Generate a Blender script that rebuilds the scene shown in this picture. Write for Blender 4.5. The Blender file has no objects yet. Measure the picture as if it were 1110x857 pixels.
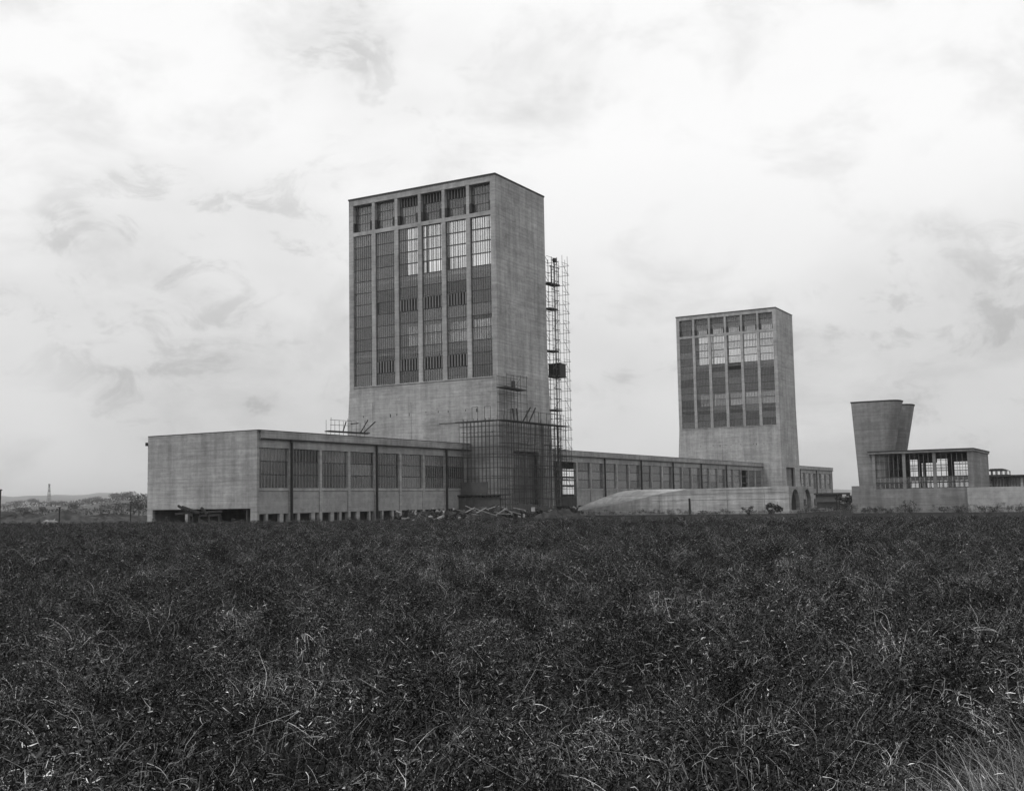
import bpy, bmesh, math, random
import numpy as np
from mathutils import Vector, Matrix

random.seed(7)
rng = np.random.default_rng(7)
scene = bpy.context.scene
col = scene.collection
R = math.radians

# ------------------------------------------------------------------ camera
CAM_Z = 3.2
F_PX, PITCH, ROLL, YAW = 1214.2, R(5.372), R(1.011), R(29.747)
fw = Vector((math.cos(YAW)*math.cos(PITCH), math.sin(YAW)*math.cos(PITCH), math.sin(PITCH)))
rt = Vector((math.sin(YAW), -math.cos(YAW), 0))
up = rt.cross(fw)
rt2 = rt*math.cos(ROLL) - up*math.sin(ROLL)
up2 = up*math.cos(ROLL) + rt*math.sin(ROLL)
cam_d = bpy.data.cameras.new('camera')
cam = bpy.data.objects.new('camera', cam_d)
col.objects.link(cam)
m = Matrix((rt2, up2, -fw)).transposed().to_4x4()
m.translation = Vector((0, 0, CAM_Z))
cam.matrix_world = m
cam_d.sensor_fit = 'HORIZONTAL'
cam_d.sensor_width = 36
cam_d.lens = F_PX/1110*36
cam_d.clip_start = 0.1
cam_d.clip_end = 30000
scene.camera = cam

# ------------------------------------------------------------------ sky, sun, exposure
SUN_TO = Vector((-0.42, 0.24, 0.88)).normalized()
elev = math.asin(SUN_TO.z)
azim = math.atan2(SUN_TO.x, SUN_TO.y)
world = bpy.data.worlds.new('World')
scene.world = world
world.use_nodes = True
nt = world.node_tree
nt.nodes.clear()
N = nt.nodes.new
L = nt.links.new
out = N('ShaderNodeOutputWorld')
bg = N('ShaderNodeBackground')
bg.inputs['Strength'].default_value = 1.0
sky = N('ShaderNodeTexSky')
sky.sky_type = 'NISHITA'
sky.sun_disc = False
sky.sun_elevation = elev
sky.sun_rotation = azim
sky.dust_density = 3.0
sbw = N('ShaderNodeRGBToBW')
L(sky.outputs[0], sbw.inputs[0])
smul = N('ShaderNodeMath'); smul.operation = 'MULTIPLY'; smul.inputs[1].default_value = 0.10
L(sbw.outputs[0], smul.inputs[0])
tc = N('ShaderNodeTexCoord')
sep = N('ShaderNodeSeparateXYZ'); L(tc.outputs['Generated'], sep.inputs[0])
def wm(op, a, b=None, clamp=False):
    n = N('ShaderNodeMath'); n.operation = op; n.use_clamp = clamp
    for i, v in enumerate((a, b)):
        if v is None: continue
        if hasattr(v, 'is_linked'): L(v, n.inputs[i])
        else: n.inputs[i].default_value = v
    return n.outputs[0]
zc = wm('MAXIMUM', sep.outputs[2], 0.0)
mp = N('ShaderNodeMapping'); L(tc.outputs['Generated'], mp.inputs[0])
mp.inputs['Location'].default_value = (5.3, 2.2, 1.4)
mp.inputs['Scale'].default_value = (1.0, 1.0, 1.7)
def wnoise(scale, detail, rough, dist):
    n_ = N('ShaderNodeTexNoise'); n_.inputs['Scale'].default_value = scale; n_.inputs['Detail'].default_value = detail
    n_.inputs['Roughness'].default_value = rough; n_.inputs['Distortion'].default_value = dist
    L(mp.outputs[0], n_.inputs['Vector']); return n_.outputs[0]
def wramp(v, a, b, ca, cb):
    n_ = N('ShaderNodeMapRange'); n_.interpolation_type = 'SMOOTHSTEP'; L(v, n_.inputs[0])
    for q, w in enumerate((a, b, ca, cb)): n_.inputs[q+1].default_value = w
    return n_.outputs[0]
broad = wnoise(2.6, 5, .5, 0.2)
puffs = wnoise(7.5, 9, .60, 0.3)
wisps = wnoise(15, 9, .66, 0.6)
c0 = wramp(broad, .33, .58, .86, 1.01)
c0 = wm('MULTIPLY', c0, wramp(puffs, .30, .56, .87, 1.03))
wmask = wramp(broad, .54, .40, 0.0, 1.0)
dark = wm('MULTIPLY', wm('MULTIPLY', wramp(wisps, .50, .36, 0, 1), wmask), 0.17)
cloud = wm('MULTIPLY', c0, wm('SUBTRACT', 1.0, dark))
# thicker, greyer air low down
hz = N('ShaderNodeValToRGB'); L(zc, hz.inputs[0])
hz.color_ramp.elements[0].position = 0.0; hz.color_ramp.elements[0].color = (.68, .68, .68, 1)
hz.color_ramp.elements[1].position = 0.30; hz.color_ramp.elements[1].color = (1, 1, 1, 1)
cl = wm('MULTIPLY', cloud, hz.outputs[0])
mix = N('ShaderNodeMix'); mix.data_type = 'FLOAT'
mix.inputs[0].default_value = 0.94
L(smul.outputs[0], mix.inputs[2]); L(cl, mix.inputs[3])
L(mix.outputs[0], bg.inputs['Color'])
L(bg.outputs[0], out.inputs[0])

sun_d = bpy.data.lights.new('sun', 'SUN')
sun_d.energy = 1.5
sun_d.angle = R(10)
sun_d.color = (1, 1, 1)
sun = bpy.data.objects.new('sun', sun_d)
col.objects.link(sun)
sun.rotation_euler = SUN_TO.to_track_quat('Z', 'Y').to_euler()
sun.location = (0, 0, 120)

scene.view_settings.view_transform = 'Standard'
scene.view_settings.look = 'None'
scene.view_settings.gamma = 1
scene.view_settings.use_curve_mapping = False
scene.view_settings.exposure = 0.0
scene.render.engine = 'CYCLES'
scene.cycles.use_denoising = True
scene.cycles.max_bounces = 8
scene.cycles.transparent_max_bounces = 24
scene.cycles.volume_bounces = 0

# ------------------------------------------------------------------ materials
MATS = {}
class NT:
    def __init__(s, name):
        s.m = bpy.data.materials.new(name); s.m.use_nodes = True
        s.t = s.m.node_tree; s.t.nodes.clear()
        s.out = s.n('ShaderNodeOutputMaterial')
    def n(s, typ, **kw):
        x = s.t.nodes.new(typ)
        for k, v in kw.items(): setattr(x, k, v)
        return x
    def l(s, a, b): s.t.links.new(a, b)
    def math(s, op, a, b=None, clamp=False):
        x = s.n('ShaderNodeMath', operation=op, use_clamp=clamp)
        for i, v in enumerate((a, b)):
            if v is None: continue
            if hasattr(v, 'is_linked'): s.l(v, x.inputs[i])
            else: x.inputs[i].default_value = v
        return x.outputs[0]
    def noise(s, vec, scale, detail=4, rough=.55):
        x = s.n('ShaderNodeTexNoise'); x.inputs['Scale'].default_value = scale
        x.inputs['Detail'].default_value = detail; x.inputs['Roughness'].default_value = rough
        s.l(vec, x.inputs['Vector']); return x.outputs[0]
    def scalev(s, vec, sc):
        x = s.n('ShaderNodeVectorMath', operation='MULTIPLY'); s.l(vec, x.inputs[0]); x.inputs[1].default_value = sc
        return x.outputs[0]
    def ramp(s, v, a, b, ca, cb):
        x = s.n('ShaderNodeMapRange'); s.l(v, x.inputs[0])
        for i, q in enumerate((a, b, ca, cb)): x.inputs[i+1].default_value = q
        return x.outputs[0]

def concrete(name, base, lift=0.62, blotch=.20, streak=.27, liftvar=.06, joint=.17):
    t = NT(name)
    geo = t.n('ShaderNodeNewGeometry')
    P = geo.outputs['Position']
    sp = t.n('ShaderNodeSeparateXYZ'); t.l(P, sp.inputs[0])
    nb = t.noise(P, .13, 6, .62)
    nh = t.noise(t.scalev(P, (.22, .22, 3.4)), 1.0, 5, .65)       # board courses
    nv = t.noise(t.scalev(P, (.8, .8, .045)), 1.0, 5, .62)         # rain streaks
    nf = t.noise(P, 1.1, 5, .75)
    npk = t.noise(t.scalev(P, (.55, .55, 1.3)), 1.0, 3, .6)        # patched pours
    course = t.math('FLOOR', t.math('DIVIDE', sp.outputs[2], lift))
    hpan = t.math('FLOOR', t.math('DIVIDE', t.math('ADD', sp.outputs[0], sp.outputs[1]), 4.7))
    wn = t.n('ShaderNodeTexWhiteNoise', noise_dimensions='1D'); t.l(course, wn.inputs['W'])
    lift4 = t.math('FLOOR', t.math('DIVIDE', sp.outputs[2], lift*4))
    wn2 = t.n('ShaderNodeTexWhiteNoise', noise_dimensions='2D')
    cb = t.n('ShaderNodeCombineXYZ'); t.l(hpan, cb.inputs[0]); t.l(lift4, cb.inputs[1]); t.l(cb.outputs[0], wn2.inputs['Vector'])
    fr = t.math('FRACT', t.math('DIVIDE', sp.outputs[2], lift))
    fr4 = t.math('FRACT', t.math('DIVIDE', sp.outputs[2], lift*4))
    jl = t.math('MULTIPLY', t.math('LESS_THAN', fr, .16), t.ramp(nh, .38, .62, 0, 1))
    jl4 = t.math('MULTIPLY', t.math('LESS_THAN', fr4, .06), t.ramp(nf, .42, .62, 0, 1))
    v = t.ramp(nb, .3, .7, 1-blotch, 1+blotch)
    v = t.math('MULTIPLY', v, t.ramp(nh, .3, .7, 1-streak*.7, 1+streak*.7))
    v = t.math('MULTIPLY', v, t.ramp(nv, .38, .68, 1-streak*.8, 1+streak*.4))
    v = t.math('MULTIPLY', v, t.ramp(wn.outputs['Value'], 0, 1, 1-liftvar, 1+liftvar))
    v = t.math('MULTIPLY', v, t.ramp(wn2.outputs['Value'], 0, 1, 1-liftvar, 1+liftvar))
    v = t.math('MULTIPLY', v, t.ramp(nf, .3, .7, .82, 1.18))
    v = t.math('MULTIPLY', v, t.ramp(npk, .30, .40, .84, 1.0))
    v = t.math('MULTIPLY', v, t.math('SUBTRACT', 1.0, t.math('MULTIPLY', jl, joint)))
    v = t.math('MULTIPLY', v, t.math('SUBTRACT', 1.0, t.math('MULTIPLY', jl4, joint)))
    v = t.math('MULTIPLY', v, base*1.03)
    b = t.n('ShaderNodeBsdfPrincipled'); b.inputs['Roughness'].default_value = .9
    b.inputs['Specular IOR Level'].default_value = .2
    t.l(v, b.inputs['Base Color'])
    bp = t.n('ShaderNodeBump'); bp.inputs['Strength'].default_value = .4; bp.inputs['Distance'].default_value = .05
    t.l(t.math('ADD', nh, t.math('MULTIPLY', nf, .5)), bp.inputs['Height']); t.l(bp.outputs[0], b.inputs['Normal'])
    t.l(b.outputs[0], t.out.inputs[0])
    MATS[name] = t.m; return t.m

def plain(name, v, rough=.8, var=.2, scale=3., spec=.3, inst=0.0, two=False):
    t = NT(name)
    geo = t.n('ShaderNodeNewGeometry')
    nb = t.noise(geo.outputs['Position'], scale, 4, .6)
    c = t.math('MULTIPLY', t.ramp(nb, .3, .7, 1-var, 1+var), v)
    if inst:
        oi = t.n('ShaderNodeObjectInfo')
        c = t.math('MULTIPLY', c, t.ramp(oi.outputs['Random'], 0, 1, 1-inst, 1+inst))
    b = t.n('ShaderNodeBsdfPrincipled'); b.inputs['Roughness'].default_value = rough
    b.inputs['Specular IOR Level'].default_value = spec
    t.l(c, b.inputs['Base Color'])
    t.l(b.outputs[0], t.out.inputs[0])
    MATS[name] = t.m; return t.m

def leafmat(name, lo, hi, rough, spec, power=2.0):
    t = NT(name)
    geo = t.n('ShaderNodeNewGeometry'); oi = t.n('ShaderNodeObjectInfo')
    r_ = t.math('POWER', geo.outputs['Random Per Island'], power)
    c = t.ramp(r_, 0, 1, lo, hi)
    c = t.math('MULTIPLY', c, t.ramp(oi.outputs['Random'], 0, 1, .65, 1.35))
    c = t.math('MULTIPLY', c, t.ramp(t.noise(geo.outputs['Position'], 1.1, 3, .6), .36, .64, .45, 1.75))   # drier and greener patches
    b = t.n('ShaderNodeBsdfPrincipled'); b.inputs['Roughness'].default_value = rough
    b.inputs['Specular IOR Level'].default_value = spec
    t.l(c, b.inputs['Base Color']); t.l(b.outputs[0], t.out.inputs[0])
    MATS[name] = t.m; return t.m

def glass(name, tint, refl, dust, dustcol):
    t = NT(name)
    geo = t.n('ShaderNodeNewGeometry')
    oi = t.n('ShaderNodeObjectInfo')
    tr = t.n('ShaderNodeBsdfTransparent'); tr.inputs[0].default_value = (tint, tint, tint, 1)
    gl = t.n('ShaderNodeBsdfGlossy'); gl.inputs['Roughness'].default_value = .12
    gl.inputs[0].default_value = (.9, .9, .9, 1)
    df = t.n('ShaderNodeBsdfDiffuse'); df.inputs[0].default_value = (dustcol, dustcol, dustcol, 1)
    nb = t.noise(geo.outputs['Position'], .9, 4, .6)
    dfac = t.math('MULTIPLY', t.ramp(nb, .3, .7, .5, 1.5), dust)
    dfac = t.math('MULTIPLY', dfac, t.ramp(oi.outputs['Random'], 0, 1, .15, 1.9))
    m1 = t.n('ShaderNodeMixShader'); t.l(dfac, m1.inputs[0]); t.l(tr.outputs[0], m1.inputs[1]); t.l(df.outputs[0], m1.inputs[2])
    lw = t.n('ShaderNodeFresnel'); lw.inputs['IOR'].default_value = 1.45
    ff = t.math('MULTIPLY', t.math('MULTIPLY', lw.outputs[0], refl), t.ramp(oi.outputs['Random'], 0, 1, .75, 1.25), True)
    m2 = t.n('ShaderNodeMixShader'); t.l(ff, m2.inputs[0]); t.l(m1.outputs[0], m2.inputs[1]); t.l(gl.outputs[0], m2.inputs[2])
    t.l(m2.outputs[0], t.out.inputs[0])
    MATS[name] = t.m; return t.m

M_CON = concrete('board_marked_concrete', .37)
M_BLOCK = concrete('block_concrete', .32, lift=.55)
M_WALL = concrete('ramp_concrete', .42, lift=.9, streak=.26, liftvar=.08)
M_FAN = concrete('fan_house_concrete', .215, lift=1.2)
M_FRESH = concrete('fresh_concrete', .36, lift=1.1, streak=.12)
M_PANEL = concrete('panel_concrete', .30, lift=1.0, streak=.12, liftvar=.04, joint=.03)
M_ROOF = plain('roof_felt', .045, .9, .3, .6)
M_DARK = plain('dark_metal_and_shade', .025, .6, .3)  # metal parts, and the dark backings that stand in for shade
M_BAR = plain('glazing_bar_paint', .24, .6, .15)
M_PIPE = plain('downpipe_iron', .02, .5, .2)
M_POLE = plain('scaffold_pole_wood', .06, .8, .4)
M_BOARD = plain('scaffold_board_wood', .05, .85, .35)
M_PLANK = plain('pale_timber', .30, .8, .3, 1.5)
M_TIMBER = plain('dark_timber', .03, .85, .3)
M_HOARD = plain('hoarding_boards', .075, .85, .3, .8)
M_HUT = plain('hut_boards', .22, .85, .2, .8)
M_RUBBLE = plain('rubble', .05, .95, .5, .8)
M_GLASS = glass('window_glass', .975, 1.3, .085, .42)
M_BART = plain('tower_bar_paint', .07, .6, .2)
M_GLASSU = glass('upper_glass', .85, 1.6, .30, .34)
M_BARD = plain('glazing_bar_dark', .05, .6, .15)
M_GLASSP = glass('podium_glass', .70, 1.8, .22, .26)
M_LEAF = leafmat('crop_leaf', .003, .10, .7, .02, 2.5)
M_STEM = leafmat('crop_stem', .04, .64, .7, .06, 1.8)
M_BLADE = leafmat('grass_blade', .03, .24, .7, .05, 1.4)
M_STRAW = leafmat('dry_straw', .12, .42, .7, .05, 1.3)
M_TREE = plain('tree_leaf', .07, .7, .4, .5, .2)
M_BARK = plain('bark', .06, .9, .3)
M_SHRUB = plain('shrub_leaf', .04, .7, .4, 2., .2)

# ------------------------------------------------------------------ helpers
def tag(o, label=None, cat=None, group=None, kind=None):
    if label: o['label'] = label
    if cat: o['category'] = cat
    if group: o['group'] = group
    if kind: o['kind'] = kind
    return o
def empty(name, loc, label, cat, group=None):
    o = bpy.data.objects.new(name, None); col.objects.link(o); o.location = loc
    o.empty_display_size = .5
    return tag(o, label, cat, group)
def wloc(o):
    v = Vector(o.location)
    while o.parent: o = o.parent; v += o.location
    return v
UNIT = {}
def unit_mesh(kind, mat):
    k = (kind, mat.name)
    if k in UNIT: return UNIT[k]
    bm = bmesh.new()
    if kind == 'box': bmesh.ops.create_cube(bm, size=1)
    else: bmesh.ops.create_cone(bm, cap_ends=True, segments=7, radius1=1, radius2=1, depth=1)
    me = bpy.data.meshes.new(kind + '_' + mat.name); bm.to_mesh(me); bm.free()
    me.materials.append(mat)
    UNIT[k] = me; return me
def obj(name, me, parent=None, loc=(0, 0, 0)):
    """link a mesh whose coordinates are relative to loc (world)"""
    o = bpy.data.objects.new(name, me); col.objects.link(o)
    if parent is not None:
        o.parent = parent; o.location = Vector(loc) - wloc(parent)
    else: o.location = loc
    return o
def box(name, x0, x1, y0, y1, z0, z1, mat, parent=None):
    o = obj(name, unit_mesh('box', mat), parent, ((x0+x1)/2, (y0+y1)/2, (z0+z1)/2))
    o.scale = (abs(x1-x0), abs(y1-y0), abs(z1-z0)); return o
def rod(name, a, b, r, mat, parent=None, square=False):
    a, b = Vector(a), Vector(b); d = b-a
    o = obj(name, unit_mesh('box' if square else 'rod', mat), parent, (a+b)/2)
    o.rotation_euler = d.to_track_quat('Z', 'Y').to_euler()
    o.scale = (2*r if square else r, 2*r if square else r, d.length); return o
def beam(name, a, b, w, h, mat, parent=None):
    a, b = Vector(a), Vector(b); d = b-a
    o = obj(name, unit_mesh('box', mat), parent, (a+b)/2)
    o.rotation_euler = d.to_track_quat('X', 'Z').to_euler()
    o.scale = (d.length, w, h); return o
def mesh_from(verts, faces, mat, name='mesh', smooth=False):
    me = bpy.data.meshes.new(name)
    me.from_pydata([tuple(v) for v in verts], [], faces)
    me.materials.append(mat) if not isinstance(mat, (list, tuple)) else [me.materials.append(q) for q in mat]
    if smooth:
        me.polygons.foreach_set('use_smooth', [True]*len(me.polygons))
    me.update(); return me
def prism(name, pts, axis, a0, a1, mat, parent=None):
    """extrude polygon pts along axis: 'x' pts=(y,z), 'y' pts=(x,z), 'z' pts=(x,y); origin at polygon's first point"""
    n = len(pts); V = []
    for a in (a0, a1):
        for p, q in pts:
            V.append({'x': (a, p, q), 'y': (p, a, q), 'z': (p, q, a)}[axis])
    o0 = Vector(V[0])
    V = [Vector(v)-o0 for v in V]
    bm = bmesh.new(); vs = [bm.verts.new(v) for v in V]
    bm.faces.new(vs[:n]); bm.faces.new(vs[n:][::-1])
    for i in range(n):
        j = (i+1) % n
        bm.faces.new((vs[i], vs[i+n], vs[j+n], vs[j]))
    bmesh.ops.recalc_face_normals(bm, faces=bm.faces)
    bmesh.ops.triangulate(bm, faces=[f for f in bm.faces if len(f.verts) > 4])
    me = bpy.data.meshes.new(name); bm.to_mesh(me); bm.free(); me.materials.append(mat)
    return obj(name, me, parent, o0)
def boxes_mesh(name, bl, mat):
    V, Fc = [], []
    for (x0, x1, y0, y1, z0, z1) in bl:
        b = len(V)
        V += [(x0, y0, z0), (x1, y0, z0), (x1, y1, z0), (x0, y1, z0), (x0, y0, z1), (x1, y0, z1), (x1, y1, z1), (x0, y1, z1)]
        Fc += [(b, b+3, b+2, b+1), (b+4, b+5, b+6, b+7), (b, b+1, b+5, b+4), (b+1, b+2, b+6, b+5), (b+2, b+3, b+7, b+6), (b+3, b, b+4, b+7)]
    return mesh_from(V, Fc, mat, name)

WIN = {}
def window(parent, plane, u0, u1, z0, z1, depth, rows, cols, gmat, missing=(), half=None, bw=.06, rb=.10, hole=(), fins=(), bars=None):
    """window in a plane: 'x' (spans y=u) or 'y' (spans x=u). the grid of bars is the part, panes are its pieces"""
    w, h = u1-u0, z1-z0
    bars = bars or M_BAR
    key = (plane, round(w, 2), round(h, 2), rows, cols, bw, rb, bars.name)
    if key not in WIN:
        bl = []
        t = .05
        def add(ua, ub, za, zb, tt=t):
            bl.append((-tt, tt, ua, ub, za, zb) if plane == 'x' else (ua, ub, -tt, tt, za, zb))
        for c in range(cols+1):
            u = w*c/cols; k = bw*(1.4 if c in (0, cols) else 1)/2
            add(max(0, u-k), min(w, u+k), 0, h)
        for r in range(rows+1):
            z = h*r/rows
            add(0.002, w-.002, max(0.001, z-rb/2), min(h-.001, z+rb/2), t+.004)
        me = boxes_mesh('window_bars', bl, bars); me.materials.append(M_BARD)
        me.polygons.foreach_set('material_index', [0]*(6*(cols+1))+[1]*(6*(rows+1)))
        WIN[key] = me
    loc = (depth, u0, z0) if plane == 'x' else (u0, depth, z0)
    o = obj('window', WIN[key], parent, loc)
    ph = h/rows
    for r in range(rows):
        rr = rows-1-r       # row 0 on top
        a, b = 0.0, w
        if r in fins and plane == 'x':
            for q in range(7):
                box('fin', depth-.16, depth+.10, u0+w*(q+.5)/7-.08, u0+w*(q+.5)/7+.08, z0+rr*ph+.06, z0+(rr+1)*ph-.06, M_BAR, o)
            box('shade_backing', depth+.5, depth+.6, u0+.05, u0+w-.05, z0+rr*ph-.3, z0+(rr+1)*ph+.5, M_DARK, o)  # added dark board, standing in for the shaded interior behind the slots
        if r in missing: continue
        if half and r in half: a, b = half[r][0]*w, half[r][1]*w
        za, zb = z0+rr*ph+.02, z0+(rr+1)*ph-.02
        if plane == 'x': box('pane', depth-.012, depth+.012, u0+a+.01, u0+b-.01, za, zb, gmat, o)
        else: box('pane', u0+a+.01, u0+b-.01, depth-.012, depth+.012, za, zb, gmat, o)
    return o

# ------------------------------------------------------------------ ground
FIELD_X = 72.0
def sstep(a, b, t):
    t = np.clip((t-a)/(b-a), 0, 1); return t*t*(3-2*t)
def ground_h(x, y):
    x = np.asarray(x, float); y = np.asarray(y, float)
    r = np.hypot(x, y); az = np.degrees(np.arctan2(y, x))
    base = 1.15*(1-sstep(FIELD_X, FIELD_X+34, x))
    base = base + .05*np.sin(x*.21+y*.13)*(x < FIELD_X+30)
    # distant rising land: two ridges
    prof = .97+.05*np.sin(az*.9+1)+.05*np.sin(az*2.3+.4)+.03*np.sin(az*5.7)+.015*np.sin(az*13.)
    left = sstep(22, 46, az)
    far = sstep(3000, 9000, r)*(45+62*left)*prof
    near = sstep(450, 1300, r)*sstep(2300, 1500, r)*0
    mid = (np.exp(-((az-48.3)/2.6)**2)*13+np.exp(-((az-52.8)/1.5)**2)*6)*sstep(600, 1300, r)*(1-sstep(1900, 3200, r))
    und = 1.2*np.sin(x*.011+1)*np.sin(y*.013)*sstep(350, 700, r)
    return base+far+mid+und
nA, radii = 240, [0.0]+list(np.geomspace(2, 12000, 90))
V = [(0, 0, float(ground_h(0, 0)))]; Fc = []
A = np.radians(np.concatenate([np.linspace(-30, 80, 176, endpoint=False), np.linspace(80, 330, 64, endpoint=False)]))
for r in radii[1:]:
    xs, ys = r*np.cos(A), r*np.sin(A); hs = ground_h(xs, ys)
    V += list(zip(xs.tolist(), ys.tolist(), hs.tolist()))
for i in range(nA): Fc.append((0, 1+i, 1+(i+1) % nA))
for k in range(len(radii)-2):
    a, b = 1+k*nA, 1+(k+1)*nA
    for i in range(nA):
        j = (i+1) % nA
        Fc.append((a+i, b+i, b+j, a+j))
t = NT('ground_soil')
geo = t.n('ShaderNodeNewGeometry'); P = geo.outputs['Position']
vo = t.n('ShaderNodeTexVoronoi'); vo.inputs['Scale'].default_value = .0045; t.l(t.scalev(P, (1, .6, 0)), vo.inputs['Vector'])
bwn = t.n('ShaderNodeRGBToBW'); t.l(vo.outputs['Color'], bwn.inputs[0])
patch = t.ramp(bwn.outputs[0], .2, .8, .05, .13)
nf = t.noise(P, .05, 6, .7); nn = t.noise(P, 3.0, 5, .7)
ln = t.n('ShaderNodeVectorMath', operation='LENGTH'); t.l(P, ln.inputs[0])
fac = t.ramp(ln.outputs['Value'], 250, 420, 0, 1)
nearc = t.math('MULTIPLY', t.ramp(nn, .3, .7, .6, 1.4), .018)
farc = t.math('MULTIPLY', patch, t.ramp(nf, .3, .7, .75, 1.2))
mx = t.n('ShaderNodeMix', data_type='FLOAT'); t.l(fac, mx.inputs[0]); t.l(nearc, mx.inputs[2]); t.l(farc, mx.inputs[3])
b = t.n('ShaderNodeBsdfPrincipled'); b.inputs['Roughness'].default_value = 1; b.inputs['Specular IOR Level'].default_value = .1
t.l(mx.outputs[0], b.inputs['Base Color']); t.l(b.outputs[0], t.out.inputs[0])
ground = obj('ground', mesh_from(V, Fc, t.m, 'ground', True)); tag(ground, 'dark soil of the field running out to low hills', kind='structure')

# ------------------------------------------------------------------ winding towers
TW, TD, TH = 33.5, 18.9, 62.55
def tower(x0, y0, label, back_bands, miss, half, upper_miss, fins={}, ufins={}, low_glass=None):
    t = empty('winding_tower', (x0, y0, 0), label, 'tower', 'concrete winding towers')
    x1, y1 = x0+TD, y0+TW
    SILL, G1, T1, R1 = 25.4, 55.25, 56.0, 61.4
    # blank side wall facing right, with a tall doorway at the base and a battered back edge
    o0, o1, oz = x0+5.0, x0+14.8, 12.3
    prism('side_wall', [(x0, 0), (o0, 0), (o0, oz), (o1, oz), (o1, 0), (x1+2.5, 0), (x1, 32), (x1, TH), (x0, TH)], 'y', y0, y0+.6, M_CON, t)
    prism('side_wall', [(y1-.6, 0), (y1+1.5, 0), (y1, 25.4), (y1, TH), (y1-.6, TH)], 'x', x0+.9, x1-.02, M_CON, t)
    prism('lower_wall', [(y0+.6, 0), (y1+1.5, 0), (y1, SILL), (y0+.6, SILL)], 'x', x0+.003, x0+.9, M_CON, t)
    prism('back_wall', [(x1-.5, 0), (x1+2.5, 0), (x1+.45, SILL), (x1-.5, SILL)], 'y', y0+.6, y1-.6, M_CON, t)
    box('sill', x0-.10, x0+.88, y0+1.1, y1-1.05, SILL, SILL+.22, M_CON, t)
    # front frame
    ys = [y0+1.1+5.4*k for k in range(6)]
    edges = [y0+.6]+[v for k in range(6) for v in (ys[k], ys[k]+4.35)]+[y1]
    for k in range(7):
        a, bb = edges[2*k], edges[2*k+1]
        e_ = 0 if k in (0, 6) else .07
        box('pier', x0+.003 if k in (0, 6) else x0+.03, x0+.9, a+e_, bb-e_, SILL+.0, T1, M_CON, t)
        e_ = 0 if k in (0, 6) else .20
        box('upper_pier', x0+.003 if k in (0, 6) else x0+.03, x0+.9, a+e_, bb-e_, T1, R1, M_CON, t)
    box('head_beam', x0+.003, x0+1.2, y0+.6, y1, R1, TH, M_CON, t)
    for k in range(6):
        box('transom', x0+.04, x0+.88, ys[k]-.069, ys[k]+4.419, G1, T1-.004, M_CON, t)
    box('coping', x0-.12, x1+.1, y0-.10, y1+.12, TH, TH+.28, M_ROOF, t)
    box('roof_slab', x0+1.2, x1-.5, y0+.6, y1-.6, R1+.2, TH-.01, M_CON, t)
    # back wall above the battered base
    zs = [SILL]
    for (a, bb) in back_bands: zs += [a, bb]
    zs.append(TH)
    for i in range(0, len(zs), 2):
        box('back_wall', x1-.5, x1-.02, y0+.6, y1-.6, zs[i], zs[i+1], M_CON, t)
    for (a, bb) in back_bands:
        for k in range(7):
            yy = y0+.75 if k == 0 else y1-.75 if k == 6 else edges[2*k]+.52
            box('back_pier', x1-.5, x1-.03, yy-.12, yy+.12, a, bb, M_CON, t)
        rows = max(1, round((bb-a)/2.3))
        for k in range(6):
            window(t, 'x', y0+.87+5.33*k, y0+.87+5.33*k+5.1, a, bb, x1-.25, rows, 5, M_GLASS if a > 45 or not low_glass else low_glass, (rows-1,) if a > 45 and k in (2, 4) else ())
    for zf in (31.3, 45.3):
        box('floor_slab', x0+.95, x1-.5, y0+.6, y1-.6, zf, zf+.5, M_CON, t)
    for k in range(6):
        bay = 5-k        # bay 0 = leftmost in the photo
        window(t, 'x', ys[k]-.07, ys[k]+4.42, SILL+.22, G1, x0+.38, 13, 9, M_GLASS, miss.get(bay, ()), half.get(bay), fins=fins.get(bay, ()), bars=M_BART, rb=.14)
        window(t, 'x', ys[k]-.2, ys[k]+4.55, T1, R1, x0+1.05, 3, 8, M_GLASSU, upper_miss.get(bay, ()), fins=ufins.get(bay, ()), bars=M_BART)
        if k < 5 or True:
            for yy in (ys[k]-.2, ys[k]+4.55-.5):
                box('vent', x0+.06, x0+.95, yy+.002, yy+.42, T1+.2, T1+1.9, M_DARK, t)
    # shade wall inside the base doorway
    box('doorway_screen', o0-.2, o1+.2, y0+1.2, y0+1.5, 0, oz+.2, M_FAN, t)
    for k in range(13):
        if random.random() < .3: continue
        yy = y0+5+2.1*k+random.uniform(-.7, .7)
        box('tie_hole', x0-.02, x0+.002, yy, yy+random.uniform(.12, .25), 19.6+random.uniform(-.3, .2), 19.95, M_DARK, t)
    for yy in (y1-5.6, y1-14.5):
        box('joint', x0-.015, x0+.002, yy, yy+.10, 13.6, 23.0+random.uniform(-2, 1), M_FAN, t)
    return t

T1X, T2X, TY = 172.2, 346.0, 101.2
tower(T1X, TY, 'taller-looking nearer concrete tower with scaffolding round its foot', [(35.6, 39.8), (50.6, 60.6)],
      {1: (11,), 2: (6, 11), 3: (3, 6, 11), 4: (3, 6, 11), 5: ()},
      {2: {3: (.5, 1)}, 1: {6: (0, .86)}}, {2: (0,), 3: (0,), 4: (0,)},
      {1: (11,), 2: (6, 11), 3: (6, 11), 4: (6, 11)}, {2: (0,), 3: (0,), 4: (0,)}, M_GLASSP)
tower(T2X, TY, 'farther concrete tower at the end of the long low block', [(34.0, 38.2), (48.4, 60.8)],
      {3: (4,), 4: ()}, {}, {}, low_glass=M_GLASSP)

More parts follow.
